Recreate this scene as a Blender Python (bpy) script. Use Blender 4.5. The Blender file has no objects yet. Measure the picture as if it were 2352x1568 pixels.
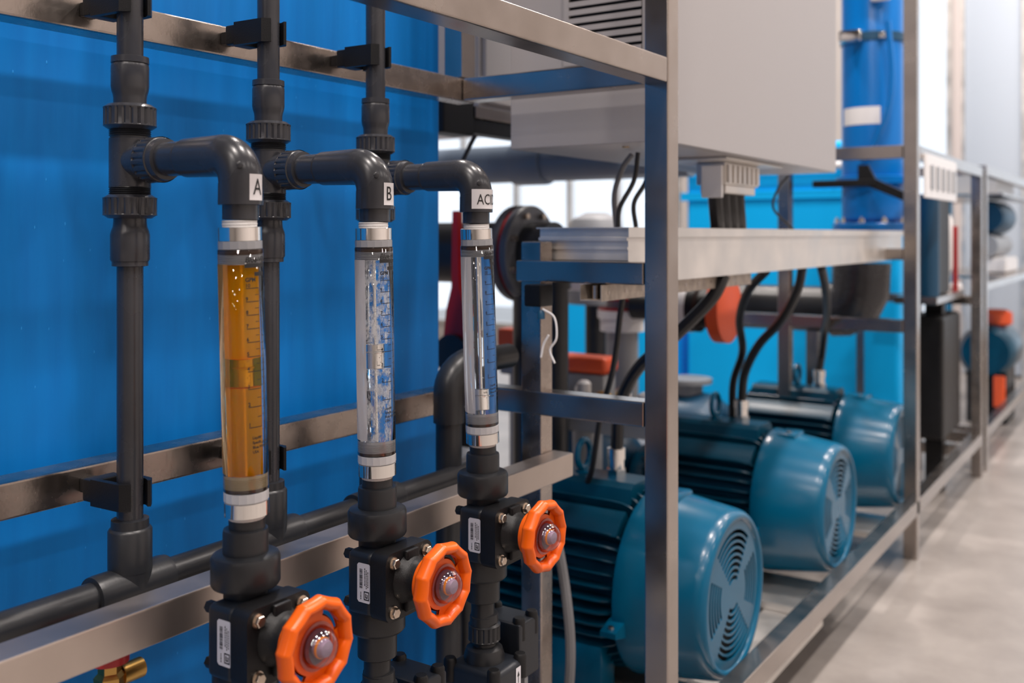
import bpy, bmesh, math, random
from mathutils import Vector, Matrix
PI = math.pi
random.seed(7)
sc = bpy.context.scene
COL = sc.collection

# ------------------------------------------------------------------ camera, world, lamps, exposure
cam_d = bpy.data.cameras.new('camera')
cam = bpy.data.objects.new('camera', cam_d)
COL.objects.link(cam)
cam.location = (0, 0, 1.22)
cam.rotation_euler = (PI / 2, 0, math.radians(33.55))
cam_d.lens = 35.0
cam_d.sensor_width = 36.0
cam_d.shift_y = -0.1047
cam_d.clip_start = 0.02
cam_d.dof.use_dof = True
cam_d.dof.focus_distance = 1.46
cam_d.dof.aperture_fstop = 3.2
sc.camera = cam

sc.view_settings.view_transform = 'Standard'
sc.view_settings.look = 'None'
sc.view_settings.gamma = 1.0
sc.view_settings.use_curve_mapping = False
sc.view_settings.exposure = -0.95

w = bpy.data.worlds.new('overcast_sky')
sc.world = w
w.use_nodes = True
bg = w.node_tree.nodes['Background']
bg.inputs[0].default_value = (0.86, 0.93, 1.0, 1)
bg.inputs[1].default_value = 2.6

LAMP_W = 150.0
def ceiling_lamp(x, y, z=5.9, r=0.17, p=1.0, c=(1.0, 0.91, 0.85)):
    l = bpy.data.lights.new('high_bay_lamp', 'AREA')
    l.shape = 'DISK'
    l.size = r * 2
    l.energy = LAMP_W * p
    l.color = c
    o = bpy.data.objects.new('high_bay_lamp', l)
    o.location = (x, y, z)
    COL.objects.link(o)
for x in (-0.1, 1.7, 4.6):
    for y in (-13.0, -9.5, -6.2, -3.2, -0.4, 2.4, 5.2, 8.0):
        ceiling_lamp(x, y, p={-0.1: 1.4, 1.7: 1.1, 4.6: 0.5}[x] * (0.4 if y < -5 else 0.75 if y < -2 else 1.15))
for y in (3.8, 6.6):
    ceiling_lamp(-3.2, y, p=1.7)

# ------------------------------------------------------------------ materials
MATS = {}
def mat(name, color, rough=0.5, metal=0.0, spec=0.5, coat=0.0, noise=0.0, nscale=8.0, bump=0.0, bscale=120.0,
        stretch=(1, 1, 1), rvar=0.0):
    m = bpy.data.materials.new(name)
    m.use_nodes = True
    nt = m.node_tree
    b = nt.nodes['Principled BSDF']
    b.inputs['Base Color'].default_value = (*color, 1)
    b.inputs['Roughness'].default_value = rough
    b.inputs['Metallic'].default_value = metal
    b.inputs['Specular IOR Level'].default_value = spec
    b.inputs['Coat Weight'].default_value = coat
    b.inputs['Coat Roughness'].default_value = 0.12
    tc = nt.nodes.new('ShaderNodeTexCoord')
    mp = nt.nodes.new('ShaderNodeMapping')
    mp.inputs['Scale'].default_value = stretch
    nt.links.new(tc.outputs['Object'], mp.inputs[0])
    if noise > 0 or rvar > 0:
        n = nt.nodes.new('ShaderNodeTexNoise')
        n.inputs['Scale'].default_value = nscale
        n.inputs['Detail'].default_value = 5
        nt.links.new(mp.outputs[0], n.inputs['Vector'])
        r = nt.nodes.new('ShaderNodeMapRange')
        r.inputs[1].default_value = 0.3
        r.inputs[2].default_value = 0.7
        nt.links.new(n.outputs['Fac'], r.inputs[0])
        if noise > 0:
            mx = nt.nodes.new('ShaderNodeMix')
            mx.data_type = 'RGBA'
            mx.inputs[6].default_value = tuple(c * (1 - noise) for c in color) + (1,)
            mx.inputs[7].default_value = tuple(min(1, c * (1 + noise)) for c in color) + (1,)
            nt.links.new(r.outputs[0], mx.inputs[0])
            nt.links.new(mx.outputs[2], b.inputs['Base Color'])
        if rvar > 0:
            r2 = nt.nodes.new('ShaderNodeMapRange')
            r2.inputs[3].default_value = max(0.02, rough - rvar)
            r2.inputs[4].default_value = rough + rvar
            nt.links.new(r.outputs[0], r2.inputs[0])
            nt.links.new(r2.outputs[0], b.inputs['Roughness'])
    if bump > 0:
        n2 = nt.nodes.new('ShaderNodeTexNoise')
        n2.inputs['Scale'].default_value = bscale
        n2.inputs['Detail'].default_value = 3
        nt.links.new(mp.outputs[0], n2.inputs['Vector'])
        bp = nt.nodes.new('ShaderNodeBump')
        bp.inputs['Strength'].default_value = bump
        bp.inputs['Distance'].default_value = 0.002
        nt.links.new(n2.outputs['Fac'], bp.inputs['Height'])
        nt.links.new(bp.outputs[0], b.inputs['Normal'])
    MATS[name] = m
    return m

STEEL = mat('brushed_steel', (0.46, 0.412, 0.38), 0.24, 1.0, noise=0.06, nscale=14, bump=0.02, bscale=70, rvar=0.04)
STEEL_S = mat('satin_steel', (0.55, 0.48, 0.435), 0.40, 1.0, noise=0.05, nscale=14, rvar=0.03)
STEEL_D = mat('weathered_steel', (0.44, 0.385, 0.35), 0.27, 1.0, noise=0.16, nscale=22, bump=0.08, bscale=130, rvar=0.05)
ALU = mat('galvanised_sheet', (0.72, 0.69, 0.66), 0.42, 0.85, noise=0.10, nscale=9, rvar=0.08)
TAN = mat('dusty_steel', (0.42, 0.36, 0.31), 0.5, 0.7, noise=0.25, nscale=40)
CHROME = mat('polished_metal', (0.86, 0.84, 0.82), 0.10, 1.0)
BOLT = mat('bolt_metal', (0.62, 0.52, 0.43), 0.28, 1.0, noise=0.1, nscale=60)
PVC = mat('grey_pvc', (0.027, 0.028, 0.034), 0.26, 0, 0.55, noise=0.10, nscale=20, bump=0.015, bscale=300, rvar=0.05)
PVC_D = mat('dark_pvc', (0.016, 0.017, 0.020), 0.34, 0, 0.45, noise=0.12, nscale=20, bump=0.08, bscale=250)
BLACK = mat('black_plastic', (0.007, 0.007, 0.008), 0.42, 0, 0.28, noise=0.15, nscale=30, bump=0.15, bscale=500)
BLACK_B = mat('valve_body_plastic', (0.011, 0.014, 0.020), 0.40, 0, 0.45)
CABLE = mat('cable_rubber', (0.010, 0.010, 0.012), 0.38, 0, 0.5)
CABLE_G = mat('grey_cable', (0.16, 0.16, 0.17), 0.45)
ORANGE = mat('orange_plastic', (0.68, 0.098, 0.002), 0.30, 0, 0.38, noise=0.05, nscale=30)
ORANGE_V = mat('orange_red_plastic', (0.80, 0.10, 0.025), 0.4)
RED = mat('red_paint', (0.36, 0.010, 0.012), 0.35)
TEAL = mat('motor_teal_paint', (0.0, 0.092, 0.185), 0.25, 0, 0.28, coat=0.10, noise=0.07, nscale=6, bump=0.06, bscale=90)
TEAL_D = mat('shaded_teal_paint', (0.0, 0.048, 0.092), 0.30, 0, 0.35, noise=0.10, nscale=9)  # darker copy of the motor teal; shade among the fins put into the colour
DARK = mat('opening_shade_black', (0.006, 0.007, 0.008), 0.7)  # black colour standing for the shade inside vent and fan cover openings
CAB = mat('cabinet_powder_coat', (0.345, 0.328, 0.334), 0.42, 0, 0.40, bump=0.05, bscale=700)
WHITE = mat('white_plastic', (0.80, 0.79, 0.80), 0.38)
WHITE_T = mat('white_thread_tape', (0.52, 0.50, 0.49), 0.6, bump=0.4, bscale=300)
STICKER = mat('white_sticker', (0.66, 0.65, 0.70), 0.5)
TAG = mat('white_label_tape', (0.70, 0.68, 0.70), 0.45)
INK = mat('black_print', (0.008, 0.008, 0.009), 0.5)
PLUGM = mat('grey_translucent_plug', (0.24, 0.24, 0.255), 0.3)
PLUGL = mat('pale_translucent_plug', (0.46, 0.46, 0.48), 0.3)
PLUG_Y = mat('yellowed_plug', (0.50, 0.42, 0.27), 0.35)
ORING = mat('brown_seal', (0.055, 0.030, 0.020), 0.4)
BRASS = mat('brass', (0.50, 0.30, 0.09), 0.28, 1.0)
AMBERRING = mat('yellow_indicator', (0.75, 0.33, 0.02), 0.4)
FLG = mat('flange_grey', (0.105, 0.11, 0.125), 0.35)
HUB = mat('hub_plastic', (0.07, 0.045, 0.055), 0.4)
GREYP = mat('grey_plastic', (0.30, 0.31, 0.33), 0.4)
PIPE_L = mat('light_grey_pipe', (0.17, 0.22, 0.29), 0.33)
BLUE_V = mat('vessel_blue_paint', (0.0, 0.15, 0.50), 0.30, 0, 0.3, coat=0.08)
BLUE_FAR = mat('bright_blue_sheet', (0.0, 0.47, 1.0), 0.5, 0, 0.25)
BLUE_D = mat('dark_blue_paint', (0.004, 0.06, 0.13), 0.4)
WALLM = mat('wall_paint', (0.50, 0.46, 0.435), 0.7, noise=0.04, nscale=1.5)
WALLR = mat('light_wall_paint', (0.72, 0.66, 0.62), 0.7, noise=0.04, nscale=1.5)
CEILM = mat('ceiling_paint', (0.20, 0.19, 0.19), 0.8)
PANELB = mat('frosted_panel', (0.44, 0.50, 0.58), 0.5)
POSTM = mat('beige_column_paint', (0.55, 0.49, 0.47), 0.6)

def glass_thin(name, tint, fres=1.45, gl=0.05, rough=0.02):
    m = bpy.data.materials.new(name)
    m.use_nodes = True
    nt = m.node_tree
    nt.nodes.remove(nt.nodes['Principled BSDF'])
    t = nt.nodes.new('ShaderNodeBsdfTransparent')
    t.inputs[0].default_value = (*tint, 1)
    g = nt.nodes.new('ShaderNodeBsdfGlossy')
    g.inputs['Roughness'].default_value = rough
    fr = nt.nodes.new('ShaderNodeFresnel')
    fr.inputs[0].default_value = fres
    mx = nt.nodes.new('ShaderNodeMixShader')
    geo = nt.nodes.new('ShaderNodeNewGeometry')
    inv = nt.nodes.new('ShaderNodeMath')
    inv.operation = 'SUBTRACT'
    inv.inputs[0].default_value = 1.0
    nt.links.new(geo.outputs['Backfacing'], inv.inputs[1])
    fm = nt.nodes.new('ShaderNodeMath')
    fm.operation = 'MULTIPLY'
    nt.links.new(fr.outputs[0], fm.inputs[0])
    nt.links.new(inv.outputs[0], fm.inputs[1])
    nt.links.new(fm.outputs[0], mx.inputs[0])
    nt.links.new(t.outputs[0], mx.inputs[1])
    nt.links.new(g.outputs[0], mx.inputs[2])
    nt.links.new(mx.outputs[0], nt.nodes['Material Output'].inputs[0])
    return m
PANE = glass_thin('window_glass', (0.97, 0.98, 1.0))
DOME = glass_thin('clear_dome_plastic', (0.76, 0.64, 0.74), 1.9, rough=0.05)

def glass_solid():
    m = bpy.data.materials.new('acrylic_tube')
    m.use_nodes = True
    nt = m.node_tree
    b = nt.nodes['Principled BSDF']
    b.inputs['Base Color'].default_value = (0.96, 0.97, 0.97, 1)
    b.inputs['Roughness'].default_value = 0.0
    b.inputs['IOR'].default_value = 1.46
    b.inputs['Transmission Weight'].default_value = 1.0
    return m
ACRYL = glass_solid()

def core_mat(name, tint, cloud, amount, scale, stretch, lo, hi):
    """liquid column: clear tint with a cloudy (diffuse + translucent) share driven by noise"""
    m = bpy.data.materials.new(name)
    m.use_nodes = True
    nt = m.node_tree
    nt.nodes.remove(nt.nodes['Principled BSDF'])
    t = nt.nodes.new('ShaderNodeBsdfTransparent')
    t.inputs[0].default_value = (*tint, 1)
    d = nt.nodes.new('ShaderNodeBsdfDiffuse')
    d.inputs[0].default_value = (*cloud, 1)
    tr = nt.nodes.new('ShaderNodeBsdfTranslucent')
    tr.inputs[0].default_value = (*cloud, 1)
    a = nt.nodes.new('ShaderNodeMixShader')
    a.inputs[0].default_value = 0.5
    nt.links.new(d.outputs[0], a.inputs[1])
    nt.links.new(tr.outputs[0], a.inputs[2])
    mx = nt.nodes.new('ShaderNodeMixShader')
    nt.links.new(t.outputs[0], mx.inputs[1])
    nt.links.new(a.outputs[0], mx.inputs[2])
    if scale:
        tc = nt.nodes.new('ShaderNodeTexCoord')
        mp = nt.nodes.new('ShaderNodeMapping')
        mp.inputs['Scale'].default_value = stretch
        n = nt.nodes.new('ShaderNodeTexNoise')
        n.inputs['Scale'].default_value = scale
        n.inputs['Detail'].default_value = 6
        n.inputs['Roughness'].default_value = 0.7
        r = nt.nodes.new('ShaderNodeMapRange')
        r.inputs[1].default_value = lo
        r.inputs[2].default_value = hi
        r.inputs[4].default_value = amount
        nt.links.new(tc.outputs['Object'], mp.inputs[0])
        nt.links.new(mp.outputs[0], n.inputs['Vector'])
        nt.links.new(n.outputs['Fac'], r.inputs[0])
        nt.links.new(r.outputs[0], mx.inputs[0])
    else:
        mx.inputs[0].default_value = amount
    nt.links.new(mx.outputs[0], nt.nodes['Material Output'].inputs[0])
    return m
AMBER = core_mat('amber_liquid', (0.90, 0.55, 0.08), (1.0, 0.52, 0.004), 0.42, 0, (1, 1, 1), 0, 1)
BUBBLY = core_mat('bubbly_water', (0.98, 0.99, 1.0), (1.0, 0.98, 0.97), 0.90, 130, (1, 1, 0.45), 0.46, 0.60)
AMBER_C = core_mat('amber_liquid_clear', (0.90, 0.62, 0.12), (1.0, 0.46, 0.008), 0.10, 0, (1, 1, 1), 0, 1)
STRIP = core_mat('milky_strip', (0.95, 0.95, 0.97), (0.60, 0.58, 0.60), 0.80, 0, (1, 1, 1), 0, 1)
STRIP_A = core_mat('milky_amber_strip', (1.0, 0.85, 0.6), (0.75, 0.50, 0.22), 0.30, 0, (1, 1, 1), 0, 1)
CLEARW = core_mat('clear_water', (0.97, 0.98, 0.99), (0.8, 0.8, 0.8), 0.04, 0, (1, 1, 1), 0, 1)

def tank_mat():
    m = mat('blue_tank_plastic', (0.0, 0.16, 0.58), 0.5, 0, 0.25)
    nt = m.node_tree
    b = nt.nodes['Principled BSDF']
    tc = nt.nodes.new('ShaderNodeTexCoord')
    mp = nt.nodes.new('ShaderNodeMapping')
    mp.inputs['Scale'].default_value = (1, 14, 1.2)
    n = nt.nodes.new('ShaderNodeTexNoise')
    n.inputs['Scale'].default_value = 3.0
    n.inputs['Detail'].default_value = 7
    nt.links.new(tc.outputs['Object'], mp.inputs[0])
    nt.links.new(mp.outputs[0], n.inputs['Vector'])
    mx = nt.nodes.new('ShaderNodeMix')
    mx.data_type = 'RGBA'
    mx.inputs[6].default_value = (0.0, 0.140, 0.48, 1)
    mx.inputs[7].default_value = (0.0, 0.200, 0.61, 1)
    nt.links.new(n.outputs['Fac'], mx.inputs[0])
    v = nt.nodes.new('ShaderNodeTexVoronoi')
    v.inputs['Scale'].default_value = 34
    mp2 = nt.nodes.new('ShaderNodeMapping')
    mp2.inputs['Scale'].default_value = (1, 1.6, 0.7)
    nt.links.new(tc.outputs['Object'], mp2.inputs[0])
    nt.links.new(mp2.outputs[0], v.inputs['Vector'])
    r = nt.nodes.new('ShaderNodeMapRange')
    r.inputs[1].default_value = 0.035
    r.inputs[2].default_value = 0.075
    r.inputs[3].default_value = 1.0
    r.inputs[4].default_value = 0.0
    nt.links.new(v.outputs['Distance'], r.inputs[0])
    sel = nt.nodes.new('ShaderNodeMath')
    sel.operation = 'GREATER_THAN'
    sel.inputs[1].default_value = 0.62
    sep = nt.nodes.new('ShaderNodeSeparateColor')
    nt.links.new(v.outputs['Color'], sep.inputs[0])
    nt.links.new(sep.outputs[0], sel.inputs[0])
    mul = nt.nodes.new('ShaderNodeMath')
    mul.operation = 'MULTIPLY'
    nt.links.new(r.outputs[0], mul.inputs[0])
    nt.links.new(sel.outputs[0], mul.inputs[1])
    mx2 = nt.nodes.new('ShaderNodeMix')
    mx2.data_type = 'RGBA'
    mx2.inputs[7].default_value = (0.02, 0.28, 0.74, 1)
    nt.links.new(mul.outputs[0], mx2.inputs[0])
    nt.links.new(mx.outputs[2], mx2.inputs[6])
    nt.links.new(mx2.outputs[2], b.inputs['Base Color'])
    bp = nt.nodes.new('ShaderNodeBump')
    bp.inputs['Strength'].default_value = 0.25
    bp.inputs['Distance'].default_value = 0.004
    ad = nt.nodes.new('ShaderNodeMath')
    ad.operation = 'ADD'
    nt.links.new(n.outputs['Fac'], ad.inputs[0])
    nt.links.new(mul.outputs[0], ad.inputs[1])
    nt.links.new(ad.outputs[0], bp.inputs['Height'])
    nt.links.new(bp.outputs[0], b.inputs['Normal'])
    return m
TANK = tank_mat()

def concrete():
    m = mat('polished_concrete', (0.46, 0.42, 0.40), 0.32, 0, 0.4, noise=0.0)
    nt = m.node_tree
    b = nt.nodes['Principled BSDF']
    tc = nt.nodes.new('ShaderNodeTexCoord')
    n = nt.nodes.new('ShaderNodeTexNoise')
    n.inputs['Scale'].default_value = 2.6
    n.inputs['Detail'].default_value = 9
    n.inputs['Roughness'].default_value = 0.65
    nt.links.new(tc.outputs['Object'], n.inputs['Vector'])
    cr = nt.nodes.new('ShaderNodeValToRGB')
    cr.color_ramp.elements[0].position = 0.3
    cr.color_ramp.elements[0].color = (0.20, 0.178, 0.165, 1)
    cr.color_ramp.elements[1].position = 0.72
    cr.color_ramp.elements[1].color = (0.335, 0.305, 0.285, 1)
    nt.links.new(n.outputs['Fac'], cr.inputs[0])
    nt.links.new(cr.outputs[0], b.inputs['Base Color'])
    return m
CONC = concrete()

# ------------------------------------------------------------------ mesh helper
class MB:
    def __init__(self):
        self.bm = bmesh.new()
        self.bev = False
    def _basis(self, ax):
        if ax == 'Z': return Vector((1, 0, 0)), Vector((0, 1, 0)), Vector((0, 0, 1))
        if ax == 'X': return Vector((0, 1, 0)), Vector((0, 0, 1)), Vector((1, 0, 0))
        if ax == 'Y': return Vector((0, 0, 1)), Vector((1, 0, 0)), Vector((0, 1, 0))
        h = Vector(ax).normalized()
        a = h.orthogonal().normalized()
        return a, h.cross(a), h
    def box(self, x0, x1, y0, y1, z0, z1, bev=0.0, seg=2):
        v = [self.bm.verts.new((x, y, z)) for x in (x0, x1) for y in (y0, y1) for z in (z0, z1)]
        fs = [self.bm.faces.new([v[i] for i in q]) for q in
              ((0, 1, 3, 2), (4, 6, 7, 5), (0, 4, 5, 1), (2, 3, 7, 6), (0, 2, 6, 4), (1, 5, 7, 3))]
        if bev > 0:
            self.bev = True
            es = list({e for f in fs for e in f.edges})
            bmesh.ops.bevel(self.bm, geom=es, offset=bev, segments=seg, profile=0.5, affect='EDGES')
        return self
    def rings(self, rings, cap0=True, cap1=True, loop=False):
        rs = [[self.bm.verts.new(p) for p in r] for r in rings]
        n = len(rs[0])
        m = len(rs)
        for i in range(m if loop else m - 1):
            a, b = rs[i], rs[(i + 1) % m]
            for j in range(n):
                self.bm.faces.new((a[j], a[(j + 1) % n], b[(j + 1) % n], b[j]))
        if not loop:
            if cap0: self.bm.faces.new(rs[0])
            if cap1: self.bm.faces.new(rs[-1])
        return self
    def lathe(self, prof, o=(0, 0, 0), ax='Z', n=32, loop=False, cap0=True, cap1=True):
        """prof: list of (radius, height)"""
        a, b, h = self._basis(ax)
        o = Vector(o)
        R = []
        for r, z in prof:
            r = max(r, 1e-4)
            R.append([o + h * z + a * (r * math.cos(2 * PI * k / n)) + b * (r * math.sin(2 * PI * k / n)) for k in range(n)])
        return self.rings(R, cap0, cap1, loop)
    def cyl(self, p0, p1, r, n=20, r1=None):
        p0, p1 = Vector(p0), Vector(p1)
        d = p1 - p0
        return self.lathe([(r, 0), (r if r1 is None else r1, d.length)], p0, tuple(d), n)
    def ribbed(self, r, d, nr, z0, z1, o=(0, 0, 0), ax='Z', ch=0.004, rim=0.0):
        """knurled nut: nr ribs of depth d between z0 and z1, plain rims of height rim at the ends"""
        a, b, h = self._basis(ax)
        o = Vector(o)
        n = nr * 4
        def ring(z, rr, ribs):
            out = []
            for k in range(n):
                t = 2 * PI * k / n
                q = rr - (d if ribs and (k % 4) == 0 else 0)
                out.append(o + h * z + a * (q * math.cos(t)) + b * (q * math.sin(t)))
            return out
        R = [ring(z0, r - ch, False), ring(z0 + ch * 0.7, r, False)]
        if rim: R.append(ring(z0 + rim, r, False))
        R.append(ring(z0 + max(rim, ch * 0.7) + 0.001, r - 0.0004, True))
        R.append(ring(z1 - max(rim, ch) - 0.001, r - 0.0004, True))
        if rim: R.append(ring(z1 - rim, r, False))
        R += [ring(z1 - ch * 0.7, r, False), ring(z1, r - ch, False)]
        return self.rings(R)
    def tube(self, path, r, n=14, cap=True, loop=False):
        P = [Vector(p) for p in path]
        m = len(P)
        rad = r if isinstance(r, (list, tuple)) else [r] * m
        T = []
        for i in range(m):
            if loop: T.append((P[(i + 1) % m] - P[i - 1]).normalized())
            else: T.append((P[min(i + 1, m - 1)] - P[max(i - 1, 0)]).normalized())
        a = T[0].orthogonal().normalized()
        R = []
        for i in range(m):
            a = (a - T[i] * a.dot(T[i])).normalized()
            b = T[i].cross(a)
            R.append([P[i] + a * (rad[i] * math.cos(2 * PI * k / n)) + b * (rad[i] * math.sin(2 * PI * k / n)) for k in range(n)])
        return self.rings(R, cap, cap, loop)
    def prism(self, pts, axis, c0, c1):
        """extrude a 2-D outline along an axis; pts are in the other two axes (order XYZ)"""
        def P(u, v, c):
            return {'X': (c, u, v), 'Y': (u, c, v), 'Z': (u, v, c)}[axis]
        a = [self.bm.verts.new(P(u, v, c0)) for u, v in pts]
        b = [self.bm.verts.new(P(u, v, c1)) for u, v in pts]
        n = len(pts)
        self.bm.faces.new(a)
        self.bm.faces.new(b)
        for i in range(n):
            self.bm.faces.new((a[i], a[(i + 1) % n], b[(i + 1) % n], b[i]))
        return self
    def sphere(self, c, r, n=16, sx=1, sy=1, sz=1):
        rg = []
        for i in range(1, n // 2):
            t = PI * i / (n // 2)
            rg.append([Vector((c[0] + sx * r * math.sin(t) * math.cos(2 * PI * k / n), c[1] + sy * r * math.sin(t) * math.sin(2 * PI * k / n), c[2] - sz * r * math.cos(t))) for k in range(n)])
        return self.rings(rg)
    def quad(self, *p):
        self.bm.faces.new([self.bm.verts.new(q) for q in p])
        return self
    def data(self, name, sharp=35, normals=True):
        bm = self.bm
        if normals: bmesh.ops.recalc_face_normals(bm, faces=bm.faces)
        lim = math.radians(sharp)
        for f in bm.faces: f.smooth = True
        for e in bm.edges:
            if len(e.link_faces) == 2 and e.calc_face_angle(0) > lim: e.smooth = False
        me = bpy.data.meshes.new(name)
        bm.to_mesh(me)
        bm.free()
        return me

def put(name, me, m=None, parent=None, loc=None, rot=None, label=None):
    o = bpy.data.objects.new(name, me)
    COL.objects.link(o)
    if m is not None and not me.materials: me.materials.append(m)
    if parent is not None: o.parent = parent
    if loc: o.location = loc
    if rot: o.rotation_euler = rot
    if label: o['label'] = label
    return o
def part(name, mb, m, parent, label=None, loc=None, rot=None, sharp=35):
    o = put(name, mb.data(name, sharp), m, parent, loc, rot, label)
    if mb.bev:
        wn = o.modifiers.new('weighted_normals', 'WEIGHTED_NORMAL')
        wn.keep_sharp = True
        wn.weight = 100
    return o
def tag(o, label, cat, group=None):
    o['label'] = label
    o['category'] = cat
    if group: o['group'] = group
    return o
def thing(name, label, cat, loc=(0, 0, 0), rot=None, group=None):
    o = bpy.data.objects.new(name, None)
    o.empty_display_size = 0.05
    COL.objects.link(o)
    o.location = loc
    if rot: o.rotation_euler = rot
    return tag(o, label, cat, group)
def struct(name, mb, m, parent=None):
    o = put(name, mb.data(name), m, parent)
    o['kind'] = 'structure'
    return o
def spline(pts, n=10):
    P = [Vector(p) for p in pts]
    P = [P[0] * 2 - P[1]] + P + [P[-1] * 2 - P[-2]]
    out = []
    for i in range(1, len(P) - 2):
        for k in range(n):
            t = k / n
            a, b, c, d = P[i - 1], P[i], P[i + 1], P[i + 2]
            out.append(0.5 * ((2 * b) + (c - a) * t + (2 * a - 5 * b + 4 * c - d) * t * t + (3 * b - a - 3 * c + d) * t ** 3))
    out.append(P[-2])
    return out

def text_bm(s, size, shear=0.0, align='LEFT', sx=1.0, bold=0.0):
    cu = bpy.data.curves.new('lettering', 'FONT')
    cu.body = s
    cu.size = size
    cu.shear = shear
    cu.align_x = align
    cu.offset = bold
    cu.resolution_u = 3
    ob = bpy.data.objects.new('lettering', cu)
    COL.objects.link(ob)
    dg = bpy.context.evaluated_depsgraph_get()
    dg.update()
    me = bpy.data.meshes.new_from_object(ob.evaluated_get(dg))
    bpy.data.objects.remove(ob)
    bm = bmesh.new()
    bm.from_mesh(me)
    bpy.data.meshes.remove(me)
    for v in bm.verts: v.co.x *= sx
    return bm
def wrap_into(mb, bm, R, th0, z0):
    """bend flat lettering (x right, y up) round a vertical cylinder of radius R"""
    if not bm.verts: return
    x0 = min(v.co.x for v in bm.verts)
    x1 = max(v.co.x for v in bm.verts)
    k = x0 + 0.0015
    while k < x1:
        bmesh.ops.bisect_plane(bm, geom=bm.verts[:] + bm.edges[:] + bm.faces[:], plane_co=(k, 0, 0), plane_no=(1, 0, 0))
        k += 0.0015
    mp = {}
    for v in bm.verts:
        t = th0 + v.co.x / R
        mp[v] = mb.bm.verts.new((R * math.cos(t), R * math.sin(t), z0 + v.co.y))
    for f in bm.faces:
        try: mb.bm.faces.new([mp[v] for v in f.verts])
        except ValueError: pass
    bm.free()
def arc_patch(mb, R, t0, t1, z0, z1, n=12):
    A = [mb.bm.verts.new((R * math.cos(t0 + (t1 - t0) * i / n), R * math.sin(t0 + (t1 - t0) * i / n), z0)) for i in range(n + 1)]
    B = [mb.bm.verts.new((R * math.cos(t0 + (t1 - t0) * i / n), R * math.sin(t0 + (t1 - t0) * i / n), z1)) for i in range(n + 1)]
    for i in range(n): mb.bm.faces.new((A[i], A[i + 1], B[i + 1], B[i]))

# ------------------------------------------------------------------ the setting
struct('floor', MB().box(-10, 7, -16, 14, -0.1, 0.0), CONC)
struct('ceiling', MB().box(-10, 7, -16, 9.8, 6.4, 6.5), CEILM)
struct('wall_left', MB().box(-10.1, -10, -16, 9.8, 0, 6.4), WALLM)
struct('wall_right', MB().box(7, 7.1, -16, 9.8, 0, 6.4), WALLR)
struct('wall_front', MB().box(-10, 7, -16.1, -16, 0, 6.4), WALLM)
wb = MB()
OPEN = [(-8.4, -4.2, 0.15, 4.4), (-2.42, -1.62, 0.3, 4.4), (-0.98, 1.5, 0.3, 4.4)]
xs = -10
for x0, x1, z0, z1 in OPEN:
    wb.box(xs, x0, 9.5, 9.7, 0, 6.4)
    wb.box(x0, x1, 9.5, 9.7, 0, z0)
    wb.box(x0, x1, 9.5, 9.7, z1, 6.4)
    xs = x1
wb.box(xs, 7, 9.5, 9.7, 0, 6.4)
struct('wall_back', wb, WALLM)
def window(name, x0, x1, z0, z1, mull, trans):
    root = struct(name, MB().box(x0, x0 + 0.05, 9.48, 9.6, z0, z1).box(x1 - 0.05, x1, 9.48, 9.6, z0, z1)
                  .box(x0, x1, 9.48, 9.6, z1 - 0.05, z1).box(x0, x1, 9.48, 9.6, z0, z0 + 0.05), ALU)
    for m in mull: put('mullion', MB().box(m - 0.025, m + 0.025, 9.49, 9.59, z0 + .05, z1 - .05).data('mullion'), ALU, root)
    for t in trans: put('transom', MB().box(x0 + .05, x1 - .05, 9.495, 9.585, t - 0.02, t + 0.02).data('transom'), ALU, root)
    e = [x0 + .05] + list(mull) + [x1 - .05]
    for a, b in zip(e[:-1], e[1:]):
        put('pane', MB().box(a, b, 9.535, 9.545, z0 + .05, z1 - .05).data('pane'), PANE, root)
window('window_1', -8.4, -4.2, 0.15, 4.4, (-7.7, -7.0, -6.25, -5.545, -4.95), (1.05, 3.3))
window('window_2', -2.42, -1.62, 0.3, 4.4, (), (3.55,))
window('window_3', -0.98, 1.5, 0.3, 4.4, (-0.3, 0.5), (1.05, 3.3))
struct('trim_1', MB().box(-1.61, -1.53, 9.40, 9.5, 0, 4.6, 0.01), POSTM)
d1 = struct('door_1', MB().box(-1.51, -1.06, 9.42, 9.5, 0.02, 3.9, 0.006), PANELB)
put('door_frame', MB().box(-1.53, -1.51, 9.40, 9.5, 0, 3.95).box(-1.06, -1.03, 9.40, 9.5, 0, 3.95).box(-1.53, -1.03, 9.40, 9.5, 3.9, 3.95).data('door_frame'), ALU, d1)

# ------------------------------------------------------------------ big blue tank behind the dosing panel
t = thing('chemical_tank', 'large matt blue plastic tank wall behind the three grey dosing risers', 'tank', (-1.40, 0.0, 0))
part('tank_wall', MB().box(-1.5, 0, -3.0, 1.815, 0.0, 1.725, 0.012), TANK, t)
part('rim', MB().box(-1.5, -0.012, -3.0, 1.803, 1.7252, 1.74, 0.006), TANK, t)

# ------------------------------------------------------------------ stainless frame
B = 0.004
fr = thing('equipment_frame', 'welded stainless square-tube frame carrying the flow meters, cabinet and blue motors', 'frame', (-0.82, 1.755, 0))
ox, oy = -0.82, 1.755
def fbar(name, x0, x1, y0, y1, z0, z1, m=STEEL, lab=None):
    return part(name, MB().box(x0 - ox, x1 - ox, y0 - oy, y1 - oy, z0, z1, B), m, fr, lab)
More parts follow.
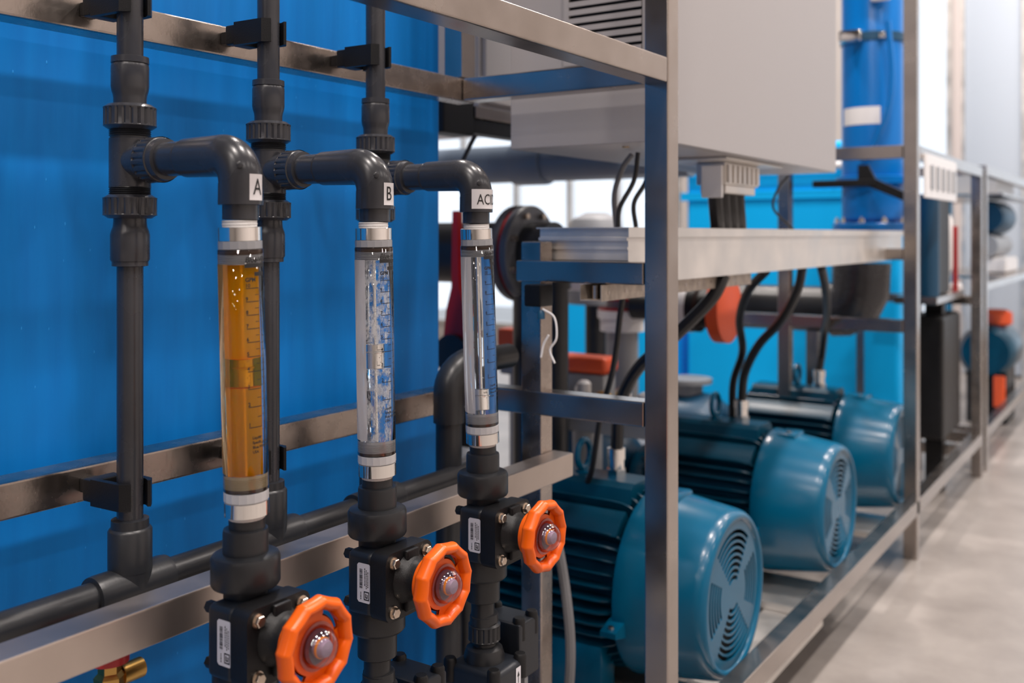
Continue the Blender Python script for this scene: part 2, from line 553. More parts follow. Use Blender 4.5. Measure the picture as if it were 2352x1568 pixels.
# posts
fbar('post', -0.845, -0.795, 1.733, 1.783, 0, 2.6, STEEL, 'front upright with a shiny face beside the cabinet')
fbar('post', -1.130, -1.080, 1.737, 1.783, 0, 1.205, STEEL_D, 'short rear upright behind the acid flow meter')
fbar('post', -1.328, -1.278, 1.733, 1.783, 1.558, 2.6, STEEL)
fbar('post', -0.845, -0.795, 3.94, 3.99, 0, 2.6, STEEL)
fbar('post', -0.845, -0.795, 5.45, 5.50, 0, 1.557, STEEL)
fbar('post', -1.328, -1.278, 3.942, 3.988, 0, 2.0, STEEL)
fbar('post', -1.130, -1.080, 5.45, 5.50, 0, 1.3, STEEL)
# long beams
fbar('top_beam', -0.845, -0.795, -1.2, 1.732, 1.507, 1.555, STEEL)
fbar('rear_rail', -1.328, -1.278, -1.2, 1.783, 1.508, 1.557, STEEL_D, 'upper rear rail holding the pipe clamps')
fbar('rear_rail', -1.328, -1.278, -1.2, 1.783, 0.843, 0.893, STEEL_D, 'lower rear rail holding the pipe clamps')
fbar('front_rail', -1.079, -1.029, -1.2, 1.782, 0.721, 0.770, STEEL_S, 'low front rail ending in front of the short post')
fbar('base_rail', -0.845, -0.795, 1.784, 5.45, 0.165, 0.220, STEEL, 'long low rail in front of the motors')
fbar('base_rail', -1.62, -1.57, 1.784, 5.45, 0.07, 0.125, STEEL_D)
fbar('top_beam', -0.845, -0.795, 3.991, 5.45, 1.507, 1.557, STEEL)
# cross beams of the near and far bays
for y in (1.733, 3.94):
    fbar('cross_beam', -1.277, -0.846, y, y + 0.05, 1.508, 1.557)
    fbar('cross_beam', -1.140, -0.846, y, y + 0.05, 1.122, 1.166, STEEL)
    fbar('cross_beam', -1.277, -0.846, y, y + 0.05, 0.848, 0.897, STEEL)
fbar('cross_beam', -1.9, -1.329, 3.942, 3.988, 0.848, 0.897, STEEL)
fbar('cross_beam', -1.3, -0.846, 5.45, 5.50, 0.865, 0.91, STEEL)
fbar('cross_beam', -1.6, -0.846, 5.45, 5.50, 0.165, 0.22, STEEL)
fbar('cross_beam', -1.6, -0.846, 5.10, 5.15, 0.165, 0.22, STEEL)
for y in (2.03, 2.92, 3.80):
    fbar('base_plate', -1.57, -0.846, y - 0.02, y + 0.24, 0.100, 0.124, ALU, 'pale mounting plate under a motor')
fbar('base_plate', -1.02, -0.846, 2.30, 2.915, 0.08, 0.099, ALU)

# ------------------------------------------------------------------ dosing risers A, B, ACID
X_R, X_T = -1.18, -0.96
ZB = 1.3185
def riser(y, text, label, size, th0, th1, centre, full=True):
    t = thing('dosing_riser', label, 'pipe', (X_R, y, 0.70), None, 'grey dosing risers')
    z = lambda v: v - 0.70
    part('pipe', MB().cyl((0, 0, z(1.455)), (0, 0, z(2.6)), 0.0172, 28), PVC, t)
    part('pipe', MB().cyl((0, 0, z(0.80)), (0, 0, z(1.19)), 0.0172, 28), PVC, t)
    # upper socket: rim, cylinder, waist
    part('coupling', MB().lathe([(0.0205, z(1.461)), (0.0245, z(1.460)), (0.0248, z(1.4515)), (0.0235, z(1.451)), (0.0243, z(1.449)), (0.0248, z(1.446)),
                                 (0.0248, z(1.420)), (0.0238, z(1.414)), (0.0222, z(1.409)), (0.0215, z(1.404)), (0.0215, z(1.388))], n=36), PVC, t)
    part('union_nut', MB().ribbed(0.0345, 0.0018, 22, z(1.362), z(1.3955), ch=0.006, rim=0.005), PVC, t, sharp=28)
    th = [(0.026, z(1.363))]
    for k in range(4): th += [(0.0275, z(1.362 - 0.0028 * k)), (0.0258, z(1.3606 - 0.0028 * k))]
    part('thread', MB().lathe(th + [(0.026, z(1.348))], n=36), PVC_D, t)
    tee = MB().lathe([(0.0262, z(1.350)), (0.0272, z(1.349)), (0.0272, z(1.284)), (0.0262, z(1.283))], n=36)
    tee.lathe([(0.0235, 0.008), (0.0255, 0.030), (0.0268, 0.040), (0.0268, 0.046)], (0, 0, z(ZB)), 'X', 32)
    part('tee_body', tee, PVC, t)
    th = [(0.026, z(1.285))]
    for k in range(5): th += [(0.0276, z(1.283 - 0.0026 * k)), (0.0258, z(1.2817 - 0.0026 * k))]
    part('thread', MB().lathe(th + [(0.026, z(1.268))], n=36), PVC_D, t)
    part('union_nut', MB().ribbed(0.035, 0.0018, 22, z(1.2415), z(1.2735), ch=0.007, rim=0.004), PVC, t, sharp=28)
    part('coupling', MB().lathe([(0.0215, z(1.246)), (0.0215, z(1.2365)), (0.0222, z(1.230)), (0.0245, z(1.224)), (0.0256, z(1.219)), (0.0256, z(1.186)),
                                 (0.0246, z(1.184)), (0.0246, z(1.1835)), (0.0236, z(1.183)), (0.0236, z(1.177)), (0.018, z(1.176))], n=36), PVC, t)
    # branch towards the flow meter
    part('branch_nut', MB().ribbed(0.0305, 0.0018, 20, 0.040, 0.072, (0, 0, z(ZB)), 'X', ch=0.006, rim=0.003)
         .lathe([(0.0285, 0.070), (0.0272, 0.078), (0.0225, 0.079)], (0, 0, z(ZB)), 'X', 36), PVC, t, sharp=28)
    part('sleeve', MB().lathe([(0.0225, 0.070), (0.0225, 0.112), (0.0232, 0.1125), (0.0232, 0.117), (0.0225, 0.118)], (0, 0, z(ZB)), 'X', 36), PVC, t)
    # elbow
    L = X_T - X_R
    R = 0.034
    pth, rad = [], []
    for x, r in ((0.1175, 0.0232), (0.1195, 0.0252), (0.150, 0.0258), (0.172, 0.0262), (L - R, 0.0266)):
        pth.append((x, 0, z(ZB))); rad.append(r)
    for k in range(1, 13):
        a = PI / 2 * k / 12
        pth.append((L - R + R * math.sin(a), 0, z(ZB) - R + R * math.cos(a))); rad.append(0.0268)
    for zz, r in ((ZB - R - 0.004, 0.0272), (1.2590, 0.0274), (1.2565, 0.0274), (1.2560, 0.0262)):
        pth.append((L, 0, z(zz))); rad.append(r)
    e = part('elbow', MB().tube(pth, rad, 40).lathe([(0.0040, 0), (0.0040, 0.0010), (0.003, 0.0016)], (L + 0.0266 * math.cos(-0.76), 0.0266 * math.sin(-0.76), z(1.304)), (math.cos(-0.76), math.sin(-0.76), 0.12), 14), PVC, t)
    mb = MB()
    arc_patch(mb, 0.0277, math.radians(th0), math.radians(th1), 1.2615 - ZB, 1.2935 - ZB, 20)
    lb = put('paper_tag', mb.data('paper_tag', normals=False), TAG, e, (L, 0, z(ZB)), None, 'white tag printed ' + text)
    mb = MB()
    bm = text_bm(text, size, 0, 'LEFT', 0.74, 0.00005)
    bx0 = min(v.co.x for v in bm.verts); bx1 = max(v.co.x for v in bm.verts)
    for v in bm.verts: v.co.x -= (bx0 + bx1) / 2
    wrap_into(mb, bm, 0.0281, math.radians(centre), 1.2685 - ZB)
    put('lettering', mb.data('lettering', normals=False), INK, lb)
    # bottom tee socket
    part('nipple', MB().cyl((L, 0, z(1.2380)), (L, 0, z(1.2560)), 0.0222, 32), PVC, t)
    if full:
        part('bottom_coupling', MB().lathe([(0.0190, z(0.835)), (0.0245, z(0.834)), (0.0250, z(0.823)), (0.0268, z(0.822)), (0.0288, z(0.819)), (0.0288, z(0.765))], n=36), PVC_D, t)
    else:
        part('bottom_coupling', MB().lathe([(0.0288, z(0.82)), (0.0288, z(0.765))], n=24), PVC_D, t)
    return t
YR = {'A': 0.8405, 'B': 1.089, 'C': 1.3405}
riser(YR['A'], 'A', 'grey plastic dosing riser whose elbow carries the tag A', 0.0285, -19, 26, 5)
riser(YR['B'], 'B', 'grey plastic dosing riser whose elbow carries the tag B', 0.0285, -21, 27, -1)
riser(YR['C'], 'ACID', 'grey plastic dosing riser whose elbow carries the acid tag', 0.0245, -70, 58, -9)

# manifold behind the low front rail
t = thing('manifold_pipe', 'dark plastic manifold pipe running low along the blue tank', 'pipe', (X_R, 0.84, 0.742))
part('pipe', MB().cyl((0, -2.0, 0), (0, 0.85, 0), 0.0212, 28), PVC_D, t)
for k, y in enumerate((YR['A'], YR['B'], YR['C'])):
    q = y - 0.84
    part('tee', MB().lathe([(0.0215, -0.058), (0.0275, -0.0575), (0.0285, -0.05), (0.0285, 0.05), (0.0275, 0.0575), (0.0215, 0.058)], (0, q, 0), 'Y', 32)
         .lathe([(0.0285, 0.0), (0.0285, 0.034)], (0, q, 0), 'Z', 32), PVC_D, t)

# pipe clamps
def clamp(y, z, label, l=0.098):
    t = thing('pipe_clamp', label, 'clamp', (-1.278, y, z), None, 'black pipe clamps on the rear rails')
    part('base', MB().box(0.0003, 0.026, -0.012, 0.012, -0.010, 0.010, 0.002).box(0.0262, 0.050, -0.025, 0.025, -0.0155, 0.0155, 0.003), BLACK, t)
    j = MB()
    for s in (-1, 1):
        j.prism([(0.050, s * 0.028), (0.050, s * 0.020), (0.080, s * 0.0178), (0.108, s * 0.0176), (0.118, s * 0.013), (0.121, s * 0.016), (0.110, s * 0.026)][::s], 'Z', -0.018, 0.018)
    part('jaw', j, BLACK, t)
    part('bolt_head', MB().cyl((0.05, 0.0, 0), (0.053, 0.0, 0), 0.006, 6), BOLT, t)
clamp(YR['A'], 1.535, 'black pipe clamp on the upper rail holding riser A')
clamp(YR['B'], 1.535, 'black pipe clamp on the upper rail holding riser B')
clamp(YR['C'], 1.535, 'black pipe clamp on the upper rail holding the acid riser')
clamp(YR['A'], 0.868, 'black pipe clamp on the lower rail holding riser A')
clamp(YR['B'], 0.868, 'black pipe clamp on the lower rail holding riser B')

# ------------------------------------------------------------------ flow meters
def dense(pts, n=3):
    return pts
NUMS = [('10', 1.1575), ('9', 1.1412), ('8', 1.1249), ('7', 1.1082), ('6', 1.0918), ('5', 1.0742), ('4', 1.0560), ('3', 1.0345), ('2', 1.0125), ('1', 0.9875)]
def flow_meter(y, tilt, core, float_z, label, yellow):
    t = thing('flow_meter', label, 'flow meter', (X_T, y, 1.2300), (math.radians(tilt), 0, 0), 'acrylic flow meters')
    z = lambda v: v - 1.2300
    # thread tape
    part('thread_tape', MB().lathe([(0.0200, z(1.2375)), (0.0215, z(1.2365)), (0.0208, z(1.2345)), (0.0215, z(1.2325)), (0.0208, z(1.2305)), (0.0214, z(1.2285))], n=28), WHITE_T, t)
    fl = 12
    part('metal_ring', MB().lathe([(0.0255, z(1.2292)), (0.0264, z(1.2286)), (0.0264, z(1.2122)), (0.0255, z(1.2118))], n=32), CHROME, t, 'polished upper ring')
    part('lock_nut', MB().lathe([(0.0260, z(1.2118)), (0.0268, z(1.2112)), (0.0268, z(1.2022)), (0.0260, z(1.2016))], n=16), PLUGM, t, sharp=10)
    part('seal_ring', MB().lathe([(0.0238, z(1.2005)), (0.0244, z(1.1995)), (0.0244, z(1.1955)), (0.0238, z(1.1945))], n=36), ORING, t)
    prof = [(0.0236, z(1.1945))]
    for k in range(5): prof += [(0.0240, z(1.1938 - 0.0022 * k)), (0.0229, z(1.1927 - 0.0022 * k))]
    part('end_plug', MB().lathe([(0.0236, z(1.2016)), (0.0236, z(1.1946))], n=36).lathe(prof + [(0.0236, z(1.1828))], n=36), PLUGM, t)
    # solid acrylic body, thick wall
    part('acrylic_tube', MB().lathe([(0.0268, z(1.2016)), (0.0275, z(1.2010)), (0.0275, z(0.9035)), (0.0268, z(0.9030))], n=64), ACRYL, t, sharp=60)
    f = float_z
    part('liquid', MB().lathe([(0.0148, z(1.1825)), (0.0148, z(f + 0.0178))], n=48), core, t, 'amber liquid' if yellow else None)
    part('liquid', MB().lathe([(0.0146, z(f - 0.0178)), (0.0142, z(0.9250))], n=48), core, t, 'amber liquid' if yellow else None)
    if yellow:
        part('clear_liquid', MB().lathe([(0.0148, z(f + 0.0177)), (0.0148, z(f - 0.0177))], n=48), AMBER_C, t)
    mb = MB()
    arc_patch(mb, 0.02758, math.radians(-150), math.radians(-76), z(0.926), z(1.184), 14)
    put('backing_strip', mb.data('backing_strip', normals=False), STRIP_A if yellow else STRIP, t, None, None, 'milky strip along the tube')
    part('guide_rod', MB().cyl((0, 0, z(0.9255)), (0, 0, z(1.1825)), 0.0018, 12), CHROME, t)
    part('float', MB().lathe([(0.0078, z(f - 0.0175)), (0.0090, z(f - 0.0165)), (0.0090, z(f + 0.0045)), (0.0104, z(f + 0.0052)), (0.0104, z(f + 0.0066)),
                              (0.0090, z(f + 0.0073)), (0.0090, z(f + 0.0165)), (0.0082, z(f + 0.0175))], n=36), CHROME, t)
    prof = [(0.0236, z(0.9245))]
    for k in range(6): prof += [(0.0240, z(0.9205 - 0.0021 * k)), (0.0229, z(0.9194 - 0.0021 * k))]
    part('end_plug', MB().lathe(prof + [(0.0236, z(0.9080))], n=36), PLUG_Y if yellow else PLUGL, t)
    part('seal_ring', MB().lathe([(0.0238, z(0.9080)), (0.0244, z(0.9072)), (0.0244, z(0.9045)), (0.0238, z(0.9037))], n=36), ORING, t)
    part('lock_nut', MB().lathe([(0.0266, z(0.9028)), (0.0276, z(0.9020)), (0.0276, z(0.8915)), (0.0268, z(0.8905))], n=18), PLUGL, t, sharp=10)
    part('metal_ring', MB().lathe([(0.0262, z(0.8904)), (0.0276, z(0.8898)), (0.0276, z(0.8725)), (0.0264, z(0.8718))], n=32), CHROME, t, 'polished lower ring')
    part('thread_tape', MB().lathe([(0.0232, z(0.8718)), (0.0228, z(0.8695)), (0.0222, z(0.8675))], n=28), WHITE_T, t)
    part('nipple', MB().cyl((0, 0, z(0.853)), (0, 0, z(0.8677)), 0.0222, 30), PVC_D, t)
    # printing on the tube
    R = 0.02765
    mb = MB()
    D = math.radians
    wrap_into(mb, text_bm('Blue-White', 0.0092, 0.25, 'LEFT', 0.95, 0.0003), R, D(-31), z(1.1860))
    arc_patch(mb, R, D(-32), D(40), z(1.1795), z(1.1845), 14)
    arc_patch(mb, R, D(-6), D(30), z(1.1690), z(1.1740), 8)
    wrap_into(mb, text_bm('GPM', 0.0070, 0, 'LEFT', 0.95, 0.0003), R, D(-31), z(1.1625))
    wrap_into(mb, text_bm('LPM', 0.0050, 0, 'LEFT', 0.95, 0.0001), R, D(22), z(1.1625))
    for i, (s, zz) in enumerate(NUMS):
        wrap_into(mb, text_bm(s, 0.0066, 0, 'LEFT', 0.9, 0.00022), R, D(-31), z(zz - 0.0018))
        arc_patch(mb, R, D(-30), D(6), z(zz - 0.0036), z(zz - 0.0026), 8)
        nz = NUMS[i + 1][1] if i < 9 else zz - 0.024
        q = (zz + nz) / 2
        arc_patch(mb, R, D(-6), D(6), z(q - 0.0035), z(q - 0.0027), 4)
    for i in range(24):
        zz = 1.150 - 0.0075 * i - 0.00005 * i * i
        arc_patch(mb, R, D(12 if i % 2 else 9), D(26), z(zz), z(zz + 0.0007), 4)
    arc_patch(mb, R, D(6), D(6.9), z(0.9843), z(1.1549), 1)
    arc_patch(mb, R, D(26), D(26.9), z(0.9643), z(1.1505), 1)
    for i, s in enumerate(('Liquids', 'Specific gravity 1.0', 'Blue-White Ind. Ltd.', 'USA')):
        wrap_into(mb, text_bm(s, 0.0048, 0, 'LEFT', 0.9, 0.00015), R, D(-22), z(0.9700 - 0.0058 * i))
    put('scale_print', mb.data('scale_print', normals=False), INK, t)
    return t
flow_meter(0.839, 1.8, AMBER, 1.0495, 'flow meter filled with amber liquid, below the A tag', True)
flow_meter(1.086, 1.3, BUBBLY, 1.0450, 'flow meter with bubbling clear water and raised float, below the B tag', False)
flow_meter(1.341, 2.9, CLEARW, 0.9490, 'clear flow meter with its float resting at the bottom, below the acid tag', False)

# ------------------------------------------------------------------ hand wheel valves
def wheel_mesh():
    R = 0.0490
    n, m = 144, 14
    rg = []
    for k in range(n):
        a = 2 * PI * k / n
        lob = abs(math.sin(6 * a))
        ro = R + 0.0016 - 0.0026 * (lob ** 0.75)
        c = Vector((0, ro * math.cos(a), ro * math.sin(a)))
        u = Vector((0, math.cos(a), math.sin(a)))
        ring = []
        for j in range(m):
            b = 2 * PI * j / m
            ring.append(c + u * (0.0078 * math.cos(b)) + Vector((0.0115 * math.sin(b) - 0.002, 0, 0)))
        rg.append(ring)
    mb = MB().rings(rg, loop=True)
    # web: a dished disc with two crescent slots
    def solid(a, r):
        if r < 0.034 or r > 0.0415: return True
        a = a % 180
        return not (48 < a < 104)
    rr = [0.006, 0.022, 0.034, 0.0415, 0.047]
    xx = [-0.002, -0.003, -0.004, -0.005, -0.005]
    N = 72
    for side in (0, -0.004):
        G = [[mb.bm.verts.new((xx[i] + side, rr[i] * math.cos(2 * PI * k / N), rr[i] * math.sin(2 * PI * k / N))) for k in range(N)] for i in range(5)]
        if side == 0: G0 = G
        for i in range(4):
            for k in range(N):
                if solid(360 * (k + .5) / N, (rr[i] + rr[i + 1]) / 2):
                    mb.bm.faces.new((G[i][k], G[i][(k + 1) % N], G[i + 1][(k + 1) % N], G[i + 1][k]))
    for i in (2,):
        for k in range(N):
            if not solid(360 * (k + .5) / N, 0.038):
                mb.bm.faces.new((G0[i][k], G0[i][(k + 1) % N], G[i][(k + 1) % N], G[i][k]))
    mb.lathe([(0.034, -0.030), (0.036, -0.022), (0.036, -0.006)], (0, 0, 0), 'X', 40, cap1=False)
    return mb
def sticker(parent, loc):
    """white type label on the side of the valve body (faces -Y); print runs vertically"""
    W, H = 0.025, 0.055
    mb = MB()
    c = 0.003
    mb.bm.faces.new([mb.bm.verts.new((x, 0, zz)) for x, zz in ((c, 0), (W - c, 0), (W, c), (W, H - c), (W - c, H), (c, H), (0, H - c), (0, c))])
    s = put('sticker', mb.data('sticker', normals=False), STICKER, parent, loc)
    mb = MB()
    def q(x0, x1, z0, z1): mb.quad((x0, -0.0002, z0), (x1, -0.0002, z0), (x1, -0.0002, z1), (x0, -0.0002, z1))
    rnd = random.Random(3)
    zz = 0.0195
    while zz < 0.047:
        h = rnd.choice((0.0003, 0.0005, 0.0008))
        q(0.0045, 0.0100, zz, zz + h)
        zz += h + rnd.choice((0.0003, 0.0005, 0.0007))
    for x, a, b in ((0.0135, 0.024, 0.046), (0.0163, 0.020, 0.045), (0.0192, 0.022, 0.043), (0.0062, 0.004, 0.015)):
        zc = a
        while zc < b:
            h = rnd.uniform(0.0010, 0.0030)
            q(x, x + 0.0014, zc, zc + h)
            zc += h + 0.0008
    # square emblem: a rounded dark square holding a light G-shaped bracket
    x0, x1, z0, z1 = 0.0125, 0.0222, 0.0040, 0.0165
    q(x0, x1, z0, z0 + 0.0016); q(x0, x1, z1 - 0.0016, z1); q(x0, x0 + 0.0014, z0, z1); q(x1 - 0.0014, x1, z0, z1)
    q(x0 + 0.0026, x0 + 0.0042, z0 + 0.0030, z1 - 0.0030); q(x0 + 0.0026, x1 - 0.0026, z0 + 0.0030, z0 + 0.0046)
    q(x1 - 0.0040, x1 - 0.0026, z0 + 0.0030, z1 - 0.0052); q(x0 + 0.0052, x1 - 0.0026, z1 - 0.0058, z1 - 0.0042)
    put('print', mb.data('print', normals=False), INK, s)
WHEEL = wheel_mesh().data('hand_wheel', 70)
def valve(y, label, wrot):
    t = thing('hand_wheel_valve', label, 'valve', (X_T, y, 0.740), None, 'orange hand wheel valves')
    z = lambda v: v - 0.740
    part('socket', MB().lathe([(0.0222, z(0.856)), (0.0270, z(0.855)), (0.0278, z(0.851)), (0.0278, z(0.815))], n=36), PVC_D, t)
    part('union_nut', MB().lathe([(0.036, z(0.826)), (0.0405, z(0.8235)), (0.0425, z(0.819)), (0.0425, z(0.7895)), (0.0405, z(0.786)), (0.034, z(0.785))], n=48), PVC_D, t)
    body = MB().lathe([(0.027, z(0.786)), (0.027, z(0.68))], n=32)
    body.box(-0.016, 0.031, -0.0485, 0.0485, -0.056, 0.034, 0.009, 3)
    part('body', body, BLACK_B, t)
    # bonnet flange facing the aisle
    p = []
    for cx_, cz_, a0 in ((0.037, 0.024, 0), (-0.037, 0.024, 90), (-0.037, -0.044, 180), (0.037, -0.044, 270)):
        for k in range(5):
            a = math.radians(a0 + 22.5 * k)
            p.append((cx_ + 0.014 * math.cos(a), cz_ + 0.014 * math.sin(a)))
    fl = MB().prism(p, 'X', 0.0312, 0.060)
    part('bonnet_flange', fl, BLACK, t)
    part('bonnet', MB().lathe([(0.036, 0.058), (0.034, 0.064), (0.029, 0.071), (0.0265, 0.080), (0.0262, 0.106)], (0, 0, -0.006), 'X', 36)
         .box(0.060, 0.068, -0.014, 0.014, -0.050, 0.036, 0.003), BLACK, t)
    for sy, sz in ((-0.0355, 0.024), (0.0355, 0.024), (-0.0355, -0.044), (0.0355, -0.044)):
        b = MB().lathe([(0.0088, 0.0602), (0.0088, 0.0622)], (0, sy, sz), 'X', 20)
        b.lathe([(0.0072, 0.0622), (0.0072, 0.0672), (0.0062, 0.0684)], (0, sy, sz), 'X', 6)
        part('bolt', b, BOLT, t, sharp=20)
        part('stud', MB().lathe([(0.0075, 0), (0.0075, 0.010)], (-0.0262, sy, sz), 'X', 6), BLACK, t)
    wh = put('hand_wheel', WHEEL, ORANGE, t, (0.122, 0, -0.004), (math.radians(wrot), 0, 0), 'scalloped orange hand wheel')
    prof = [(0.0285, -0.001), (0.0285, 0.0008), (0.0250, 0.0012)]
    for k in range(1, 9):
        a = PI / 2 * k / 8
        prof.append((0.0245 * math.cos(a) + 0.0002, 0.0012 + 0.024 * math.sin(a)))
    part('dome', MB().lathe(prof, (0.1225, 0, -0.004), 'X', 40), DOME, t, 'clear plastic dome', sharp=50)
    part('hub_plate', MB().lathe([(0.0205, -0.0012), (0.0205, 0.0010), (0.016, 0.0020)], (0.1225, 0, -0.004), 'X', 28), HUB, t)
    part('indicator', MB().lathe([(0.0112, -0.002), (0.0112, 0.012), (0.0090, 0.0165), (0.003, 0.018)], (0.1225, 0, -0.004), 'X', 24), GREYP, t, 'grey position indicator')
    part('indicator_ring', MB().lathe([(0.0118, 0.0065), (0.0124, 0.007), (0.0124, 0.0095), (0.0118, 0.010)], (0.1225, 0, -0.004), 'X', 28), AMBERRING, t, 'yellow ring')
    sticker(t, (0.006, -0.0493, -0.035))
    # lower half of the body and what continues below
    part('union_nut', MB().lathe([(0.034, z(0.690)), (0.0395, z(0.688)), (0.0405, z(0.684)), (0.0405, z(0.652)), (0.037, z(0.648))], n=40), PVC_D, t)
    part('tail_pipe', MB().lathe([(0.0285, z(0.650)), (0.0285, z(0.612)), (0.0262, z(0.610)), (0.0195, z(0.609)), (0.0195, z(0.585)), (0.0215, z(0.584)), (0.0215, z(0.570))], n=32), PVC_D, t)
    return t
YV = {'A': 0.8485, 'B': 1.0945, 'C': 1.3595}
valve(YV['A'], 'black valve with orange hand wheel under the amber flow meter', -38)
valve(YV['B'], 'black valve with orange hand wheel under the bubbling flow meter', -24)
valve(YV['C'], 'black valve with orange hand wheel under the clear acid flow meter', 5)

# actuated valves below
def actuator(y, label):
    t = thing('actuated_valve', label, 'valve', (X_T, y, 0.44), None, 'black actuated valves')
    part('union_nut', MB().ribbed(0.027, 0.0016, 18, 0.100, 0.132, ch=0.005, rim=0.004), PVC_D, t, sharp=28)
    part('neck', MB().lathe([(0.020, 0.148), (0.023, 0.147), (0.024, 0.134), (0.020, 0.133), (0.020, 0.095), (0.030, 0.090), (0.034, 0.078), (0.034, 0.0)], n=30), PVC_D, t)
    part('housing', MB().box(-0.045, 0.055, -0.046, 0.046, 0.0, 0.070, 0.010, 3).box(-0.055, 0.040, 0.046, 0.112, 0.02, 0.118, 0.006), BLACK_B, t)
    for sx, sy in ((-0.04, -0.042), (0.048, -0.042), (0.048, 0.036), (-0.045, 0.06), (0.03, 0.06), (0.03, 0.10), (-0.045, 0.10)):
        h = 0.070 if sy < 0.05 else 0.118
        part('bolt_boss', MB().lathe([(0.011, -0.03), (0.011, 0.004), (0.0085, 0.008)], (sx, sy, h), 'Z', 16), BLACK, t)
    lb = put('flow_label', MB().quad((0.0556, 0.012, 0.030), (0.0556, 0.026, 0.030), (0.0556, 0.026, 0.062), (0.0556, 0.012, 0.062)).data('flow_label', normals=False), STICKER, t, None, None, 'white label with an upward arrow')
    a = MB()
    a.quad((0.0558, 0.018, 0.036), (0.0558, 0.020, 0.036), (0.0558, 0.020, 0.048), (0.0558, 0.018, 0.048))
    a.bm.faces.new([a.bm.verts.new(p) for p in ((0.0558, 0.0155, 0.047), (0.0558, 0.0225, 0.047), (0.0558, 0.019, 0.056))])
    put('arrow', a.data('arrow', normals=False), INK, lb)
    part('lower_pipe', MB().cyl((0, 0, -0.44), (0, 0, 0.005), 0.0215, 24).cyl((0, 0.08, -0.05), (0, 0.08, 0.021), 0.03, 20), GREYP, t)
actuator(1.364, 'black actuated valve with white arrow label under the acid valve')
actuator(1.098, 'black actuated valve just showing at the bottom under the middle valve')
t = thing('drain_fitting', 'brass fitting with a red collar under the low front rail', 'fitting', (-1.108, 0.760, 0.618))
part('brass_body', MB().lathe([(0.019, 0.0), (0.019, 0.05), (0.014, 0.055), (0.014, 0.066)], n=6).cyl((0, 0.015, 0.045), (0, 0.045, 0.045), 0.013, 20), BRASS, t)
part('red_collar', MB().lathe([(0.018, 0.066), (0.0235, 0.068), (0.0235, 0.084), (0.018, 0.086)], n=24), RED, t, 'red collar')
part('stem', MB().cyl((0, 0, 0.086), (0, 0, 0.10), 0.010, 16).cyl((0, 0, -0.618), (0, 0, 0.0), 0.012, 16), PVC_D, t)

# dark elbow beside the acid riser
t = thing('drain_pipe', 'dark plastic pipe with elbow behind the clear acid flow meter', 'pipe', (-1.20, 1.582, 0.0))
P = [(0, 0, 0.905)] + [(0, 0.075 - 0.075 * math.cos(a), 0.905 + 0.052 * math.sin(a)) for a in [PI / 2 * k / 10 for k in range(11)]] + [(0, 0.13, 0.957)]
part('pipe', MB().cyl((0, 0, 0), (0, 0, 0.86), 0.0262, 28).cyl((0, 0.12, 0.957), (0, 0.215, 0.957), 0.0262, 28), PVC_D, t)
part('elbow', MB().tube([(0, 0, 0.846)] + P, [0.031] * (len(P) + 1), 28), PVC_D, t)
t = thing('vertical_pipe', 'slim dark pipe standing between the blue tank and short post', 'pipe', (-1.23, 1.68, 0.0))
part('pipe', MB().cyl((0, 0, 0), (0, 0, 0.70), 0.022, 20), PVC_D, t)
part('collar', MB().cyl((0, 0, 0.50), (0, 0, 0.53), 0.027, 20), WHITE, t, 'pale collar')

# ------------------------------------------------------------------ control cabinet
cx0, cx1, cy0, cy1, cz0, cz1 = -1.238, -0.866, 1.860, 3.119, 1.410, 2.45
t = thing('control_cabinet', 'large light grey control cabinet with a louvred vent behind the front post', 'cabinet', (-1.05, 2.49, cz0))
cb = lambda x0, x1, y0, y1, z0, z1, b=0.003: MB().box(x0 + 1.05, x1 + 1.05, y0 - 2.49, y1 - 2.49, z0 - cz0, z1 - cz0, b)
part('body', cb(cx0, cx1 - 0.020, cy0, cy1, cz0, cz1), CAB, t)
part('door', cb(cx1 - 0.018, cx1, cy0, cy1, cz0, cz1), CAB, t)
part('vent_frame', MB().box(-0.045, 0.157, -0.640, -0.6301, 0.170, 0.186, 0.002).box(-0.045, 0.157, -0.640, -0.6301, 0.470, 0.486, 0.002)
     .box(-0.045, -0.031, -0.640, -0.6301, 0.186, 0.470, 0.002).box(0.143, 0.157, -0.640, -0.6301, 0.186, 0.470, 0.002), CAB, t)
part('vent_shade_sheet', MB().box(-0.031, 0.143, -0.6312, -0.6302, 0.186, 0.470), DARK, t)  # thin black sheet on the cabinet face, painting the shade behind the slats
for k in range(16):
    zz = 0.189 + 0.0178 * k
    s = MB().prism([(-0.6335, zz + 0.0135), (-0.6315, zz + 0.0135), (-0.6385, zz), (-0.6420, zz), (-0.6420, zz + 0.0105)], 'X', -0.030, 0.142)
    part('slat', s, CAB, t)
part('screw', MB().cyl((0.06, -0.55, -0.002), (0.06, -0.55, 0.001), 0.008, 12), BRASS, t)
part('gland_plate', cb(-1.10, -0.90, 2.30, 2.72, 1.404, 1.4095), ALU, t)

t = thing('rear_enclosure', 'pale grey enclosure hanging behind the control cabinet', 'cabinet', (-1.75, 2.75, 1.575))
part('body', MB().box(-0.15, 0.148, -0.50, 0.45, 0, 0.95, 0.004), CAB, t)
part('door', MB().box(0.150, 0.165, -0.49, 0.44, 0.012, 0.94, 0.004), CAB, t)

